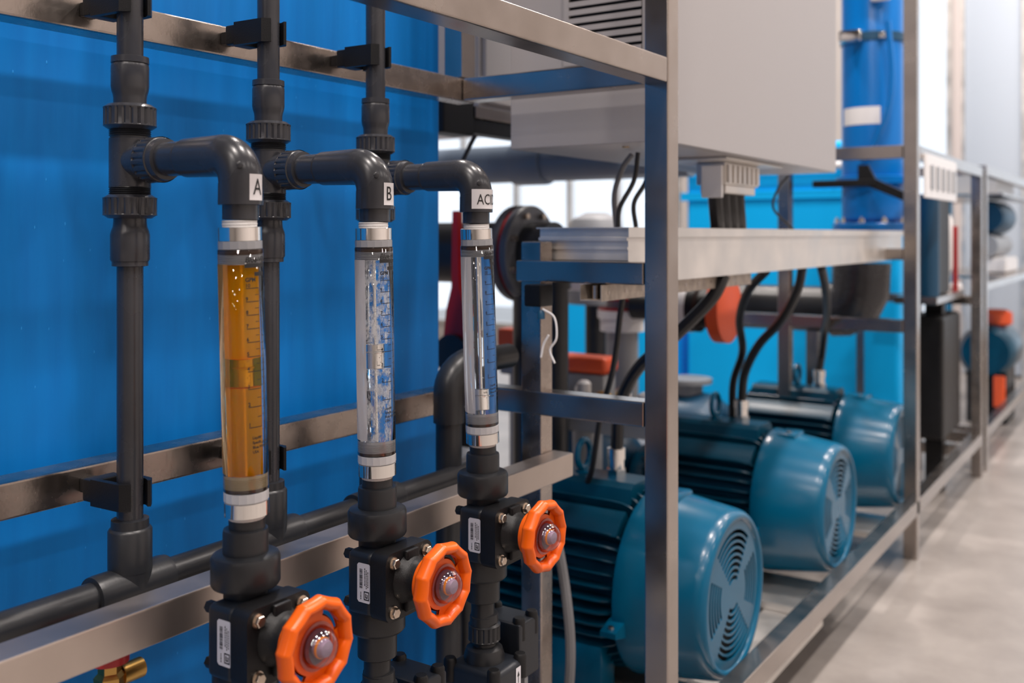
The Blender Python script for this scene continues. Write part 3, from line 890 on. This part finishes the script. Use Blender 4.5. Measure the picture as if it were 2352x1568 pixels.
t = thing('cable_duct', 'ribbed metal cable duct hanging under the control cabinet', 'duct', (-0.985, 2.51, 1.325))
part('housing', MB().box(-0.04, 0.04, -0.105, 0.135, 0.022, 0.0785, 0.003), ALU, t)
for k in range(7): part('rib', MB().box(0.0402, 0.047, -0.095 + 0.034 * k, -0.078 + 0.034 * k, 0.027, 0.073, 0.001), ALU, t)
part('skirt', MB().box(-0.035, 0.035, -0.090, 0.125, 0.0, 0.0218, 0.003), ALU, t)
part('end_clip', MB().box(-0.02, 0.035, -0.118, -0.106, -0.012, 0.07, 0.002), WHITE, t, 'pale end clip')

def cable(name, pts, r, m, label, cat='cable', group=None, n=10):
    o = put(name, MB().tube(spline(pts, 8), r, n).data(name), m)
    return tag(o, label, cat, group)
for k, (yy, s) in enumerate(((2.435, 'nearest the post'), (2.487, 'second from the post'), (2.54, 'third from the post'), (2.592, 'farthest from the post'))):
    cable('power_cable', [(-0.985, yy, 1.345), (-0.985, yy + 0.004, 1.305), (-0.99, yy + 0.03, 1.24), (-1.0, yy + 0.06, 1.19), (-1.0, yy + 0.15, 1.16)], 0.0195, CABLE,
          'thick black cable dropping from the cable duct, ' + s, 'cable', 'black cables below the duct')

# ------------------------------------------------------------------ cable tray
t = thing('cable_tray', 'long galvanised cable tray running under the cabinet past the post', 'tray', (-1.01, 3.0, 1.119))
part('side_plate', MB().box(0.0985, 0.1005, -1.205, 1.22, 0.0, 0.112, 0).box(0.0855, 0.0985, -1.205, 1.22, 0.0, 0.002, 0), ALU, t)
part('side_plate', MB().box(-0.1075, -0.1055, -1.205, 1.22, 0.0, 0.112, 0), ALU, t)
part('bottom', MB().box(-0.1055, 0.0984, -1.205, 1.22, 0.0, 0.003, 0), ALU, t)
lid = MB().box(-0.112, 0.106, -1.215, 1.235, 0.1125, 0.1150, 0).box(0.1032, 0.106, -1.215, 1.235, 0.095, 0.1125, 0)
part('lid', lid, ALU, t)
part('end_cap', MB().box(-0.1075, 0.1005, -1.207, -1.2052, 0.048, 0.112, 0).box(-0.1075, 0.1005, -1.213, -1.2072, 0.088, 0.094, 0)
     .box(-0.1075, 0.1005, -1.2105, -1.2072, 0.070, 0.0745, 0), ALU, t)
t = thing('perforated_channel', 'narrow perforated steel channel under the middle cross beam', 'channel', (-0.955, 2.0, 1.088))
ch = MB().box(-0.022, 0.022, -0.28, 0.55, 0.0, 0.0025).box(0.0222, 0.0245, -0.28, 0.55, 0.0, 0.032).box(-0.0245, -0.0222, -0.28, 0.55, 0.0, 0.032)
part('channel', ch, TAN, t)
hs = MB()
for k in range(10): hs.lathe([(0.0045, 0), (0.0045, 0.0005)], (0.0246, -0.25 + 0.075 * k, 0.016), 'X', 14)
part('hole_row', hs, STEEL_D, t)['kind'] = 'stuff'
for k in range(3): part('bolt', MB().cyl((0.0, -0.26 + 0.1 * k, 0.0026), (0.0, -0.26 + 0.1 * k, 0.030), 0.006, 10), BOLT, t)
t = thing('cable_bracket', 'black cable bracket with loose pale wires below the middle cross beam', 'bracket', (-1.06, 1.70, 1.075))
part('bracket', MB().box(-0.026, 0.014, -0.02, 0.03, 0.0, 0.044, 0.004), BLACK, t)
part('clip', MB().lathe([(0.008, -0.012), (0.008, 0.0), (0.004, 0.006)], (0.010, -0.012, -0.012), 'Z', 12), BLUE_D, t, 'blue wire clip')
part('wire', MB().tube(spline([(0.014, -0.012, -0.004), (0.04, -0.01, -0.02), (0.045, -0.01, -0.06), (0.030, -0.01, -0.085), (0.042, -0.012, -0.11)], 6), 0.0022, 8)
     .tube(spline([(0.03, -0.015, -0.055), (0.018, -0.015, -0.075), (0.012, -0.015, -0.10)], 6), 0.0022, 8), WHITE, t, 'loose pale wire')

# ------------------------------------------------------------------ motors
def cover_plate():
    """slotted face of the fan cover: concentric arcs in four sectors around a solid hub"""
    mb = MB()
    rr = [0.0001, 0.034]
    r = 0.034
    kinds = [True]
    while r < 0.155:
        rr.append(r + 0.0098); kinds.append(False)
        rr.append(r + 0.0152); kinds.append(True)
        r += 0.0152
    rr.append(0.172); kinds.append(True)
    N = 96
    V = [[mb.bm.verts.new((0, q * math.cos(2 * PI * k / N), q * math.sin(2 * PI * k / N))) for k in range(N)] for q in rr]
    for i in range(len(rr) - 1):
        for k in range(N):
            a = (360 * (k + .5) / N) % 180
            up = 47 < a < 133
            side = (a < 28 or a > 152) and rr[i] > 0.075
            if kinds[i] or not (up or side):
                mb.bm.faces.new((V[i][k], V[i][(k + 1) % N], V[i + 1][(k + 1) % N], V[i + 1][k]))
    g = bmesh.ops.extrude_face_region(mb.bm, geom=mb.bm.faces[:])
    for e in g['geom']:
        if isinstance(e, bmesh.types.BMVert): e.co.x -= 0.004
    return mb
PLATE = cover_plate().data('grille', 30)
def motor_meshes():
    D = {}
    # tapered fan cover, axis X, open at the front, front face at x=0
    D['fan_cover'] = MB().lathe([(0.2235, -0.215), (0.2245, -0.212), (0.2215, -0.19), (0.199, -0.030), (0.1955, -0.014), (0.189, -0.004), (0.182, 0.0), (0.176, -0.001),
                                 (0.171, -0.006), (0.169, -0.012), (0.169, -0.05), (0.21, -0.2)], n=72, ax='X', loop=True).data('fan_cover', 50)
    D['shade_disc'] = MB().lathe([(0.168, -0.040), (0.168, -0.034)], (0, 0, 0), 'X', 48).data('shade_disc')  # black disc whose colour paints the shade inside the fan cover
    body = MB().lathe([(0.15, -0.62), (0.178, -0.60), (0.178, -0.214)], n=64, ax='X')
    nf = 44
    for k in range(nf):
        a = 2 * PI * k / nf
        if 122 < math.degrees(a) < 139: continue
        h = 0.0028
        c, s = math.cos(a), math.sin(a)
        def P(x, r, w): return (x, r * c - w * s, r * s + w * c)
        out = [(-0.600, 0.174), (-0.600, 0.215), (-0.590, 0.222), (-0.285, 0.222), (-0.255, 0.219), (-0.235, 0.210), (-0.222, 0.195), (-0.2165, 0.174)]
        L = [body.bm.verts.new(P(x, r, -h if r < 0.2 else -h * 0.7)) for x, r in out]
        Rr = [body.bm.verts.new(P(x, r, h if r < 0.2 else h * 0.7)) for x, r in out]
        body.bm.faces.new(L); body.bm.faces.new(Rr)
        for i in range(len(out)):
            j = (i + 1) % len(out)
            body.bm.faces.new((L[i], L[j], Rr[j], Rr[i]))
    # smooth raised panel on the near flank
    pn = []
    for rr_ in (0.172, 0.2165):
        q = [(rr_ * math.cos(math.radians(d)), rr_ * math.sin(math.radians(d))) for d in (121, 125, 129, 133, 137, 140)]
        pn += q if rr_ < 0.2 else q[::-1]
    body.prism(pn, 'X', -0.595, -0.235)
    body.prism([(-0.075, 0.190), (-0.062, 0.226), (-0.045, 0.2375), (0.045, 0.2375), (0.062, 0.226), (0.075, 0.190)], 'X', -0.585, -0.245)
    D['finned_body'] = body.data('finned_body', 30)
    D['foot'] = MB().box(-0.54, -0.26, -0.19, -0.12, -0.241, -0.12, 0.006).data('foot')
    D['foot.001'] = MB().box(-0.54, -0.26, 0.12, 0.19, -0.241, -0.12, 0.006).data('foot')
    ring = [(-0.415, 0.033 * math.cos(2 * PI * k / 24), 0.284 + 0.036 * math.sin(2 * PI * k / 24)) for k in range(24)]
    D['lifting_eye'] = MB().tube(ring, 0.0085, 10, loop=True).lathe([(0.020, 0.2105), (0.022, 0.240), (0.013, 0.244), (0.012, 0.252)], (-0.415, 0, 0), 'Z', 16).data('lifting_eye')
    D['conduit'] = MB().lathe([(0.026, 0.2102), (0.026, 0.250)], (-0.335, 0.030, 0), 'Z', 6).lathe([(0.021, 0.250), (0.021, 0.275), (0.024, 0.276), (0.024, 0.303), (0.017, 0.306)], (-0.335, 0.030, 0), 'Z', 20).data('conduit', 25)
    D['lug'] = MB().prism([(-0.262, -0.060), (-0.262, -0.048), (-0.20, -0.030), (-0.20, -0.075)], 'X', -0.225, -0.185).data('lug')
    D['lug_screw'] = MB().lathe([(0.007, 0), (0.007, 0.006)], (-0.205, -0.246, -0.045), 'Z', 6).data('lug_screw')
    tp = MB().box(-0.19, -0.13, -0.05, 0.05, 0.195, 0.222, 0.008)
    D['cover_boss'] = tp.data('cover_boss')
    D['cover_screw'] = MB().lathe([(0.008, 0.0), (0.008, 0.004)], (-0.16, -0.02, 0.221), 'Z', 12).data('cover_screw')
    D['shaft_end'] = MB().lathe([(0.05, -0.70), (0.12, -0.68), (0.15, -0.62)], n=40, ax='X').data('shaft_end')
    return D
MM = motor_meshes()
MTL = {'finned_body': TEAL_D, 'shade_disc': DARK, 'conduit': CHROME, 'lug_screw': BOLT, 'cover_screw': BOLT}
LAB = {'conduit': 'silver cable gland'}
XM, ZM = -0.860, 0.366
YM = (2.26, 3.155, 4.03)
first = None
for k, (y, s) in enumerate(zip(YM, ('teal electric motor nearest the front post', 'teal electric motor in the middle of the row', 'teal electric motor farthest down the row by the far post'))):
    t = thing('electric_motor', s, 'motor', (XM, y, ZM), None, 'teal electric motors')
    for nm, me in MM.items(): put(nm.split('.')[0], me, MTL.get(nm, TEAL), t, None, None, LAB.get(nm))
    put('grille', PLATE, TEAL, t, (-0.008, 0, 0))
# pump ends behind the motors
for k, (y, s) in enumerate(zip(YM, ('nearest', 'middle', 'farthest'))):
    t = thing('pump', 'dark pump casing behind the %s teal motor' % s, 'pump', (-1.75, y, ZM), None, 'pump casings')
    part('casing', MB().lathe([(0.08, 0.185), (0.13, 0.16), (0.17, 0.10), (0.17, -0.05), (0.12, -0.10)], n=32, ax='X'), BLUE_D, t)
    part('flange', MB().lathe([(0.10, 0.16), (0.10, 0.18)], (0, 0, 0.05), 'Z', 24).lathe([(0.06, 0), (0.06, 0.16)], (0, 0, 0.05), 'Z', 24), GREYP, t)
    part('foot', MB().box(-0.06, 0.06, -0.10, 0.10, -0.241, -0.10, 0.005), BLUE_D, t)

# ------------------------------------------------------------------ motor cables
cable('motor_cable', [(-0.92, 2.33, 1.12), (-0.945, 2.31, 1.06), (-1.04, 2.29, 0.96), (-1.13, 2.285, 0.88), (-1.185, 2.29, 0.78), (-1.194, 2.29, 0.668)], 0.0165, CABLE,
      'thick black cable running down to the nearest motor')
cable('motor_cable', [(-0.96, 2.75, 1.115), (-1.05, 2.85, 1.05), (-1.14, 3.02, 0.95), (-1.19, 3.18, 0.83), (-1.235, 3.215, 0.72), (-1.24, 3.22, 0.585)], 0.013, CABLE,
      'thin black cable hanging straight behind the curved cable')
cable('motor_cable', [(-0.95, 3.05, 1.115), (-0.97, 3.07, 1.05), (-1.03, 3.10, 0.95), (-1.12, 3.14, 0.86), (-1.18, 3.175, 0.76), (-1.194, 3.185, 0.668)], 0.0145, CABLE,
      'curved black cable running down to the middle motor')
cable('motor_cable', [(-0.95, 3.25, 1.115), (-0.98, 3.4, 1.04), (-1.06, 3.7, 0.94), (-1.14, 3.95, 0.85), (-1.183, 4.06, 0.74), (-1.194, 4.06, 0.668)], 0.0145, CABLE,
      'black cable running down to the farthest motor')
cable('grey_cable', [(-1.17, 1.83, 0.70), (-1.11, 1.83, 0.60), (-1.075, 1.83, 0.45), (-1.065, 1.83, 0.30), (-1.09, 1.83, 0.10), (-1.10, 1.84, 0.012)], 0.011, CABLE_G,
      'slim grey cable hanging beside the short post')
cable('grey_cable', [(-1.03, 2.05, 1.402), (-1.055, 2.05, 1.37), (-1.07, 2.04, 1.31), (-1.065, 2.04, 1.2355)], 0.0065, CABLE_G,
      'slim grey cable looping from the cabinet underside to the tray')
cable('control_cable', [(-0.99, 2.0, 1.402), (-1.0, 2.0, 1.34), (-1.035, 2.0, 1.28), (-1.04, 2.0, 1.2355)], 0.0055, CABLE, 'thin black cable left of the post, under the cabinet')
cable('control_cable', [(-0.975, 2.03, 1.402), (-0.985, 2.03, 1.34), (-1.015, 2.03, 1.29), (-1.01, 2.03, 1.2355)], 0.0055, CABLE, 'thin black cable nearest the post, under the cabinet')
cable('signal_wire', [(-0.99, 3.04, 1.40), (-1.03, 3.06, 1.36), (-1.05, 3.08, 1.30), (-1.0, 3.12, 1.2355)], 0.004, CABLE, 'thin dark wire looping down to the tray beside the vessel')

# ------------------------------------------------------------------ black actuator and bar behind the corner
t = thing('black_actuator', 'black box with a long black arm behind the rear frame corner', 'actuator', (-1.55, 2.07, 1.478))
part('housing', MB().box(-0.05, 0.02, -0.075, 0.060, 0.0, 0.092, 0.006), BLACK, t)
part('arm', MB().box(-0.03, 0.018, 0.0602, 0.60, 0.008, 0.048, 0.003), BLACK, t)
part('rail', MB().box(-0.03, 0.022, 0.0602, 0.60, 0.049, 0.080, 0.002), STEEL, t, 'polished metal rail')
cable('control_cable', [(-1.52, 2.12, 1.480), (-1.54, 2.12, 1.45), (-1.565, 2.12, 1.40), (-1.58, 2.14, 1.33)], 0.006, CABLE, 'thin black cable hanging from the black actuator')

# ------------------------------------------------------------------ pipework behind
def flange_bolts(mb, r, n, x0, x1, o):
    for k in range(n):
        a = 2 * PI * (k + .5) / n
        mb.lathe([(0.010, x0), (0.010, x1)], (o[0], o[1] + r * math.cos(a), o[2] + r * math.sin(a)), 'X', 6)
t = thing('overhead_pipe', 'thick light grey pipe running level behind the frame', 'pipe', (-2.0, 3.2, 1.49))
part('pipe', MB().lathe([(0.072, -0.9), (0.072, 0.62)], ax='X', n=32), PIPE_L, t)
part('collar', MB().lathe([(0.082, -0.10), (0.084, -0.09), (0.084, 0.03), (0.082, 0.04)], ax='X', n=32), PIPE_L, t)
t = thing('flanged_pipe', 'grey flanged pipe joint with a red gasket behind the acid flow meter', 'pipe', (-1.70, 2.62, 1.16))
part('flange', MB().lathe([(0.11, -0.028), (0.148, -0.026), (0.150, -0.022), (0.150, 0.000), (0.11, 0.002)], ax='X', n=40), FLG, t)
part('flange', MB().lathe([(0.11, 0.013), (0.150, 0.015), (0.150, 0.036), (0.147, 0.039), (0.10, 0.040)], ax='X', n=40), FLG, t)
part('gasket', MB().lathe([(0.144, 0.002), (0.144, 0.0128)], ax='X', n=40), RED, t, 'thin red gasket')
fb = MB(); flange_bolts(fb, 0.125, 8, 0.0395, 0.055, (0, 0, 0)); flange_bolts(fb, 0.125, 8, -0.042, -0.0265, (0, 0, 0))
part('bolt_set', fb, BOLT, t)
part('pipe', MB().lathe([(0.098, -0.55), (0.098, -0.028)], ax='X', n=32).lathe([(0.098, 0.040), (0.098, 0.12)], ax='X', n=32).cyl((0.05, 0, -1.16), (0.05, 0, -0.06), 0.07, 28), PVC_D, t)
t = thing('red_lever', 'tapered red lever standing between blue tank and acid flow meter', 'lever', (-1.80, 2.41, 0.86))
part('lever', MB().prism([(-0.045, 0.0), (0.045, 0.0), (0.040, 0.13), (0.018, 0.20), (0.012, 0.43), (-0.006, 0.43), (-0.010, 0.20), (-0.030, 0.13)], 'Y', -0.012, 0.012), RED, t)
part('hub', MB().cyl((0, -0.03, 0.0), (0, 0.03, 0.0), 0.06, 24).cyl((0, 0.03, 0.0), (0, 0.12, 0.0), 0.03, 20).cyl((-0.09, 0.14, -0.86), (-0.09, 0.14, 0.03), 0.035, 20).cyl((-0.09, 0.14, 0.0), (0, 0.11, 0.0), 0.025, 16), PVC_D, t)
t = thing('valve_manifold', 'dark valve block with an orange cap lying behind the short post', 'valve', (-1.63, 2.915, 0.66))
part('orange_cap', MB().box(-0.105, 0.095, -0.05, 0.05, 0.100, 0.156, 0.018, 3), ORANGE_V, t, 'rounded orange cap')
part('block', MB().box(-0.09, 0.085, -0.045, 0.045, 0.0, 0.099, 0.01).cyl((0, 0, -0.66), (0, 0, 0.002), 0.05, 20), GREYP, t)
part('knob', MB().sphere((0.02, -0.07, 0.05), 0.026), WHITE, t, 'pale knob')
part('knob', MB().sphere((-0.06, -0.066, 0.03), 0.022), WHITE, t, 'pale knob')
t = thing('valve_manifold', 'small orange capped valve behind the acid flow meter tube', 'valve', (-2.02, 3.1, 0.70))
part('orange_cap', MB().box(-0.08, 0.06, -0.04, 0.04, 0.10, 0.17, 0.012), ORANGE_V, t)
part('block', MB().box(-0.07, 0.05, -0.035, 0.035, 0.0, 0.099, 0.008).cyl((0, 0, -0.70), (0, 0, 0.002), 0.04, 16), GREYP, t)
t = thing('white_valve', 'stacked white flanged valve left of the front post', 'valve', (-1.76, 3.42, 0.78))
part('body', MB().lathe([(0.09, 0.20), (0.09, 0.26), (0.10, 0.265), (0.10, 0.305), (0.06, 0.31)], n=28).lathe([(0.085, 0.07), (0.085, 0.115), (0.095, 0.12), (0.095, 0.15)], n=28)
     .box(-0.30, -0.05, -0.05, 0.05, 0.22, 0.29, 0.015), WHITE, t)
part('gasket', MB().lathe([(0.092, 0.1505), (0.092, 0.160)], n=28).lathe([(0.092, 0.19), (0.092, 0.199)], n=28), RED, t, 'red gasket rings')
part('core', MB().cyl((0, 0, -0.78), (0, 0, 0.21), 0.062, 24), GREYP, t)
t = thing('orange_coupling', 'orange disc coupling with black hub right of the front post', 'coupling', (-1.315, 3.34, 0.955))
part('disc', MB().lathe([(0.10, -0.030), (0.118, -0.026), (0.118, 0.018), (0.10, 0.022)], ax='X', n=40), ORANGE_V, t)
part('hub', MB().lathe([(0.06, -0.20), (0.085, -0.19), (0.085, -0.09), (0.07, -0.08), (0.07, -0.0305)], ax='X', n=32), BLACK, t)
part('collar', MB().lathe([(0.087, -0.15), (0.087, -0.12)], ax='X', n=32), WHITE, t)
part('stub_pipe', MB().cyl((-0.355, 0, 0), (-0.2, 0, 0), 0.05, 20), PVC_D, t)
t = thing('suction_pipe', 'thick dark pipe with a large elbow below the blue vessel', 'pipe', (-1.30, 4.42, 0.89))
part('pipe', MB().lathe([(0.100, -0.75), (0.100, 0.10)], ax='X', n=36), PVC_D, t)
part('elbow', MB().tube([(0.05, 0, 0), (0.10, 0, 0.005), (0.15, 0, 0.03), (0.175, 0, 0.08), (0.18, 0, 0.21)], [0.118, 0.122, 0.124, 0.122, 0.122], 32), PVC, t)
part('stand', MB().box(-0.05, 0.0, -0.03, 0.03, -0.89, -0.095), STEEL, t)

# ------------------------------------------------------------------ blue vessel
t = thing('pressure_vessel', 'tall blue pressure vessel with white label behind the cabinet', 'vessel', (-1.105, 4.55, 1.235))
part('shell', MB().lathe([(0.128, 0.05), (0.130, 0.052), (0.130, 1.25), (0.10, 1.33)], n=48), BLUE_V, t)
part('flange', MB().lathe([(0.165, 0.0), (0.168, 0.003), (0.168, 0.030), (0.165, 0.033), (0.115, 0.036), (0.115, 0.20), (0.155, 0.205), (0.155, 0.235), (0.13, 0.24)], n=48), BLUE_V, t)
for k in range(10):
    a = 2 * PI * (k + 0.4) / 10
    part('bolt', MB().lathe([(0.012, 0.0335), (0.012, 0.05), (0.006, 0.051), (0.006, 0.06)], (0.148 * math.cos(a), 0.148 * math.sin(a), 0), 'Z', 8), CHROME, t)
lbm = MB()
arc_patch(lbm, 0.1312, math.radians(-140), math.radians(-62), 0.46, 0.535, 16)
put('nameplate', lbm.data('nameplate', normals=False), WHITE, t, None, None, 'blank-looking white plate')
part('clamp_band', MB().lathe([(0.132, 0.82), (0.136, 0.822), (0.136, 0.858), (0.132, 0.86)], n=48), BLUE_D, t)
part('clamp_bolt', MB().box(-0.10, 0.0, -0.185, -0.130, 0.81, 0.865, 0.012), CHROME, t, 'shiny clamp bolt')
part('clamp_bolt', MB().box(0.06, 0.085, -0.145, -0.120, 0.82, 0.85, 0.006), CHROME, t)
part('valve_box', MB().box(0.03, 0.11, -0.17, -0.125, 0.98, 1.10, 0.01), WHITE, t, 'small white box')
cable('air_hose', [(-1.0, 4.38, 2.12), (-0.985, 4.39, 1.9), (-1.0, 4.385, 1.75), (-1.06, 4.38, 1.6), (-1.12, 4.39, 1.52)], 0.012, BLUE_V, 'thin blue hose curving down the blue vessel', 'hose')
t = thing('black_support', 'black support bracket clasping the vessel foot', 'bracket', (-1.12, 4.30, 1.42))
part('bar', MB().box(-0.17, 0.09, -0.02, 0.02, 0.0, 0.03, 0.004), BLACK, t)
part('strut', MB().prism([(0.02, 0.0), (0.06, 0.0), (0.24, -0.08), (0.24, -0.045), (0.09, 0.03), (0.06, 0.09), (0.02, 0.09)], 'Y', -0.015, 0.015), BLACK, t)

# ------------------------------------------------------------------ blue tanks beyond
t = thing('storage_tank', 'bright blue storage tank standing behind the motors', 'tank', (-1.82, 5.78, 0))
part('tank_wall', MB().box(-0.63, 0.60, -0.18, 0.18, 0.0, 1.74, 0.03, 3), BLUE_FAR, t)
part('rim', MB().box(-0.66, 0.61, -0.20, -0.181, 1.42, 1.47, 0.005), BLUE_FAR, t)
part('pipe_rail', MB().cyl((-0.7, -0.24, 1.60), (0.42, -0.24, 1.60), 0.022, 14).cyl((-0.6, -0.24, 1.60), (-0.6, -0.17, 1.60), 0.012, 10).cyl((0.3, -0.24, 1.60), (0.3, -0.17, 1.60), 0.012, 10), WHITE, t, 'pale pipe along the tank')
t = thing('storage_tank', 'low bright blue tank behind the orange capped valve', 'tank', (-2.95, 6.0, 0))
part('tank_wall', MB().box(-0.45, 0.45, -0.45, 0.45, 0.0, 0.98, 0.03, 3), BLUE_FAR, t)
t = thing('filter_housing', 'grey pump head with rounded top behind the cable tray', 'pump', (-2.22, 4.05, 0.0))
part('head', MB().lathe([(0.13, 0.9), (0.14, 1.0), (0.14, 1.22), (0.11, 1.29), (0.05, 1.32)], n=28).box(-0.35, 0.35, -0.1, 0.1, 1.06, 1.2, 0.03, 3), GREYP, t)
part('leg', MB().cyl((0, 0, 0), (0, 0, 0.92), 0.05, 20), PVC_D, t)
part('cap_bolt', MB().sphere((-0.1, -0.13, 1.22), 0.03).sphere((0.1, -0.13, 1.22), 0.03), CHROME, t)

# ------------------------------------------------------------------ far frames and machines
t = thing('switch_panel', 'white slotted panel mounted on the far frame top', 'panel', (-0.80, 4.38, 1.37))
part('plate', MB().box(0.0055, 0.018, -0.33, 0.30, -0.01, 0.16, 0.003), WHITE, t)
for k in range(5): part('switch', MB().box(0.0185, 0.024, -0.26 + 0.115 * k, -0.215 + 0.115 * k, 0.025, 0.12, 0.002), GREYP, t)
f2 = thing('steel_rack', 'second stainless frame standing beyond the first one', 'frame', (-0.82, 5.63, 0))
def f2bar(nm, x0, x1, y0, y1, z0, z1): part(nm, MB().box(x0 + .82, x1 + .82, y0 - 5.63, y1 - 5.63, z0, z1, B), STEEL, f2)
f2bar('post', -0.845, -0.795, 5.60, 5.65, 0, 1.575)
f2bar('post', -0.845, -0.795, 8.2, 8.25, 0, 1.575)
f2bar('post', -1.45, -1.40, 5.60, 5.65, 0, 1.575)
f2bar('top_beam', -0.845, -0.795, 5.651, 8.199, 1.525, 1.575)
f2bar('top_beam', -1.399, -0.846, 5.60, 5.65, 1.525, 1.575)
f2bar('base_rail', -0.845, -0.795, 5.651, 8.199, 0.165, 0.22)
f2bar('cross_beam', -1.399, -0.846, 5.60, 5.65, 0.165, 0.22)
f2bar('shelf_beam', -0.845, -0.795, 5.651, 8.199, 0.93, 0.97)
f2bar('shelf', -1.399, -0.846, 6.6, 8.19, 0.95, 0.968)
f2bar('shelf', -1.399, -0.846, 6.6, 8.19, 1.452, 1.468)
f2bar('post', -1.45, -1.40, 8.2, 8.25, 0, 1.575)
t = thing('dark_machine', 'tall dark machine standing inside the far bay of the frame', 'machine', (-0.935, 5.05, 0.0))
part('upper_body', MB().box(-0.08, 0.045, -0.22, 0.10, 0.94, 1.38, 0.012), BLACK, t)
part('blue_column', MB().cyl((0.02, -0.27, 0.94), (0.02, -0.27, 1.40), 0.045, 20), BLUE_D, t, 'dark blue column')
part('lower_body', MB().box(-0.10, 0.06, -0.15, 0.30, 0.27, 0.84, 0.02), BLACK, t)
part('shelf', MB().box(-0.12, 0.065, -0.32, 0.38, 0.905, 0.938, 0.004), STEEL, t)
part('leg', MB().box(-0.05, 0.03, 0.0, 0.08, 0.0, 0.904, 0.005), BLACK, t)
part('cartridge', MB().lathe([(0.035, 0.0), (0.042, 0.02), (0.042, 0.25), (0.02, 0.30)], (0.0, 0.19, 1.04), 'Z', 18).cyl((0, 0.19, 0.937), (0, 0.19, 1.041), 0.03, 16), WHITE, t, 'white cartridge')
part('red_strip', MB().box(0.03, 0.05, 0.26, 0.29, 0.937, 1.26, 0.002), RED, t, 'red strip')
part('white_cap', MB().box(0.0, 0.06, 0.30, 0.37, 0.937, 0.975, 0.012), WHITE, t)
t = thing('far_pump', 'teal pump with orange valve head inside the second frame', 'pump', (-1.0, 7.3, 0.10))
part('body', MB().lathe([(0.14, -0.3), (0.17, -0.25), (0.17, 0.15), (0.15, 0.2)], (0, 0, 0.36), 'Y', 28), TEAL_D, t)
part('foot', MB().box(-0.12, 0.12, -0.25, 0.15, -0.10, 0.25, 0.01), BLACK, t)
part('orange_valve', MB().lathe([(0.07, 0.0), (0.10, 0.02), (0.10, 0.09), (0.06, 0.11)], (0.03, -0.05, 0.515), 'Z', 20), ORANGE_V, t, 'orange valve head')
part('orange_guard', MB().box(0.05, 0.12, -0.33, -0.302, 0.02, 0.22, 0.01).box(0.05, 0.12, -0.303, -0.2, 0.02, 0.06, 0.005), ORANGE_V, t)
t = thing('upper_pump', 'blue pump with grey pipes on the shelf of the second frame', 'pump', (-1.0, 7.4, 0.97))
part('body', MB().lathe([(0.09, -0.3), (0.11, -0.25), (0.11, 0.2), (0.08, 0.22)], (0, 0, 0.36), 'Y', 24), BLUE_D, t)
part('white_box', MB().box(-0.10, 0.12, -0.35, 0.2, 0.002, 0.10, 0.02), WHITE, t)
part('pipe', MB().lathe([(0.075, -0.4), (0.075, 0.3)], (0, 0, 0.175), 'Y', 20), GREYP, t)
t = thing('shelf_box', 'grey slotted box at the top of the second frame', 'box', (-1.0, 7.2, 1.47))
part('body', MB().box(-0.14, 0.10, -0.4, 0.35, 0.0, 0.13, 0.01), GREYP, t)
t = thing('support_column', 'dark round column standing just behind the short post', 'column', (-1.50, 2.50, 0.0))
part('column', MB().cyl((0, 0, 0), (0, 0, 1.06), 0.034, 24), PVC_D, t)
part('collar', MB().cyl((0, 0, 1.0605), (0, 0, 1.085), 0.042, 24).cyl((0, 0, 0), (0, 0, 0.015), 0.06, 24), PVC_D, t)
t = thing('overhead_pipe', 'pale pipe running level above the thick grey pipe', 'pipe', (-2.3, 3.65, 1.70))
part('pipe', MB().lathe([(0.045, -1.0), (0.045, 0.9)], ax='X', n=28), WHITE, t)
part('collar', MB().lathe([(0.055, -0.02), (0.055, 0.06)], ax='X', n=28), WHITE, t)

cable('control_cable', [(-1.07, 2.10, 1.117), (-1.085, 2.10, 1.04), (-1.095, 2.10, 0.96), (-1.12, 2.12, 0.88), (-1.17, 2.16, 0.78), (-1.21, 2.19, 0.64), (-1.23, 2.20, 0.595)], 0.0075, CABLE,
      'slim black cable dropping from the tray left of the post')
t = thing('pipe_rack', 'low rack of pale fittings and taps behind the lower cross beam', 'rack', (-1.55, 2.75, 0.0))
part('stand', MB().box(-0.18, 0.30, -0.03, 0.03, 0.60, 0.66, 0.005).box(-0.15, -0.10, -0.025, 0.025, 0.0, 0.60, 0.004), GREYP, t)
for k, (x, r, h, m) in enumerate(((-0.14, 0.024, 0.07, WHITE), (-0.07, 0.030, 0.05, CHROME), (0.0, 0.022, 0.09, WHITE), (0.07, 0.028, 0.06, BRASS), (0.14, 0.026, 0.08, CHROME), (0.22, 0.03, 0.07, WHITE))):
    part('tap', MB().lathe([(r * 0.7, 0.6602), (r * 0.7, 0.66 + h * 0.5), (r, 0.662 + h * 0.5), (r, 0.66 + h), (r * 0.6, 0.668 + h)], (x, 0, 0), 'Z', 14), m, t)
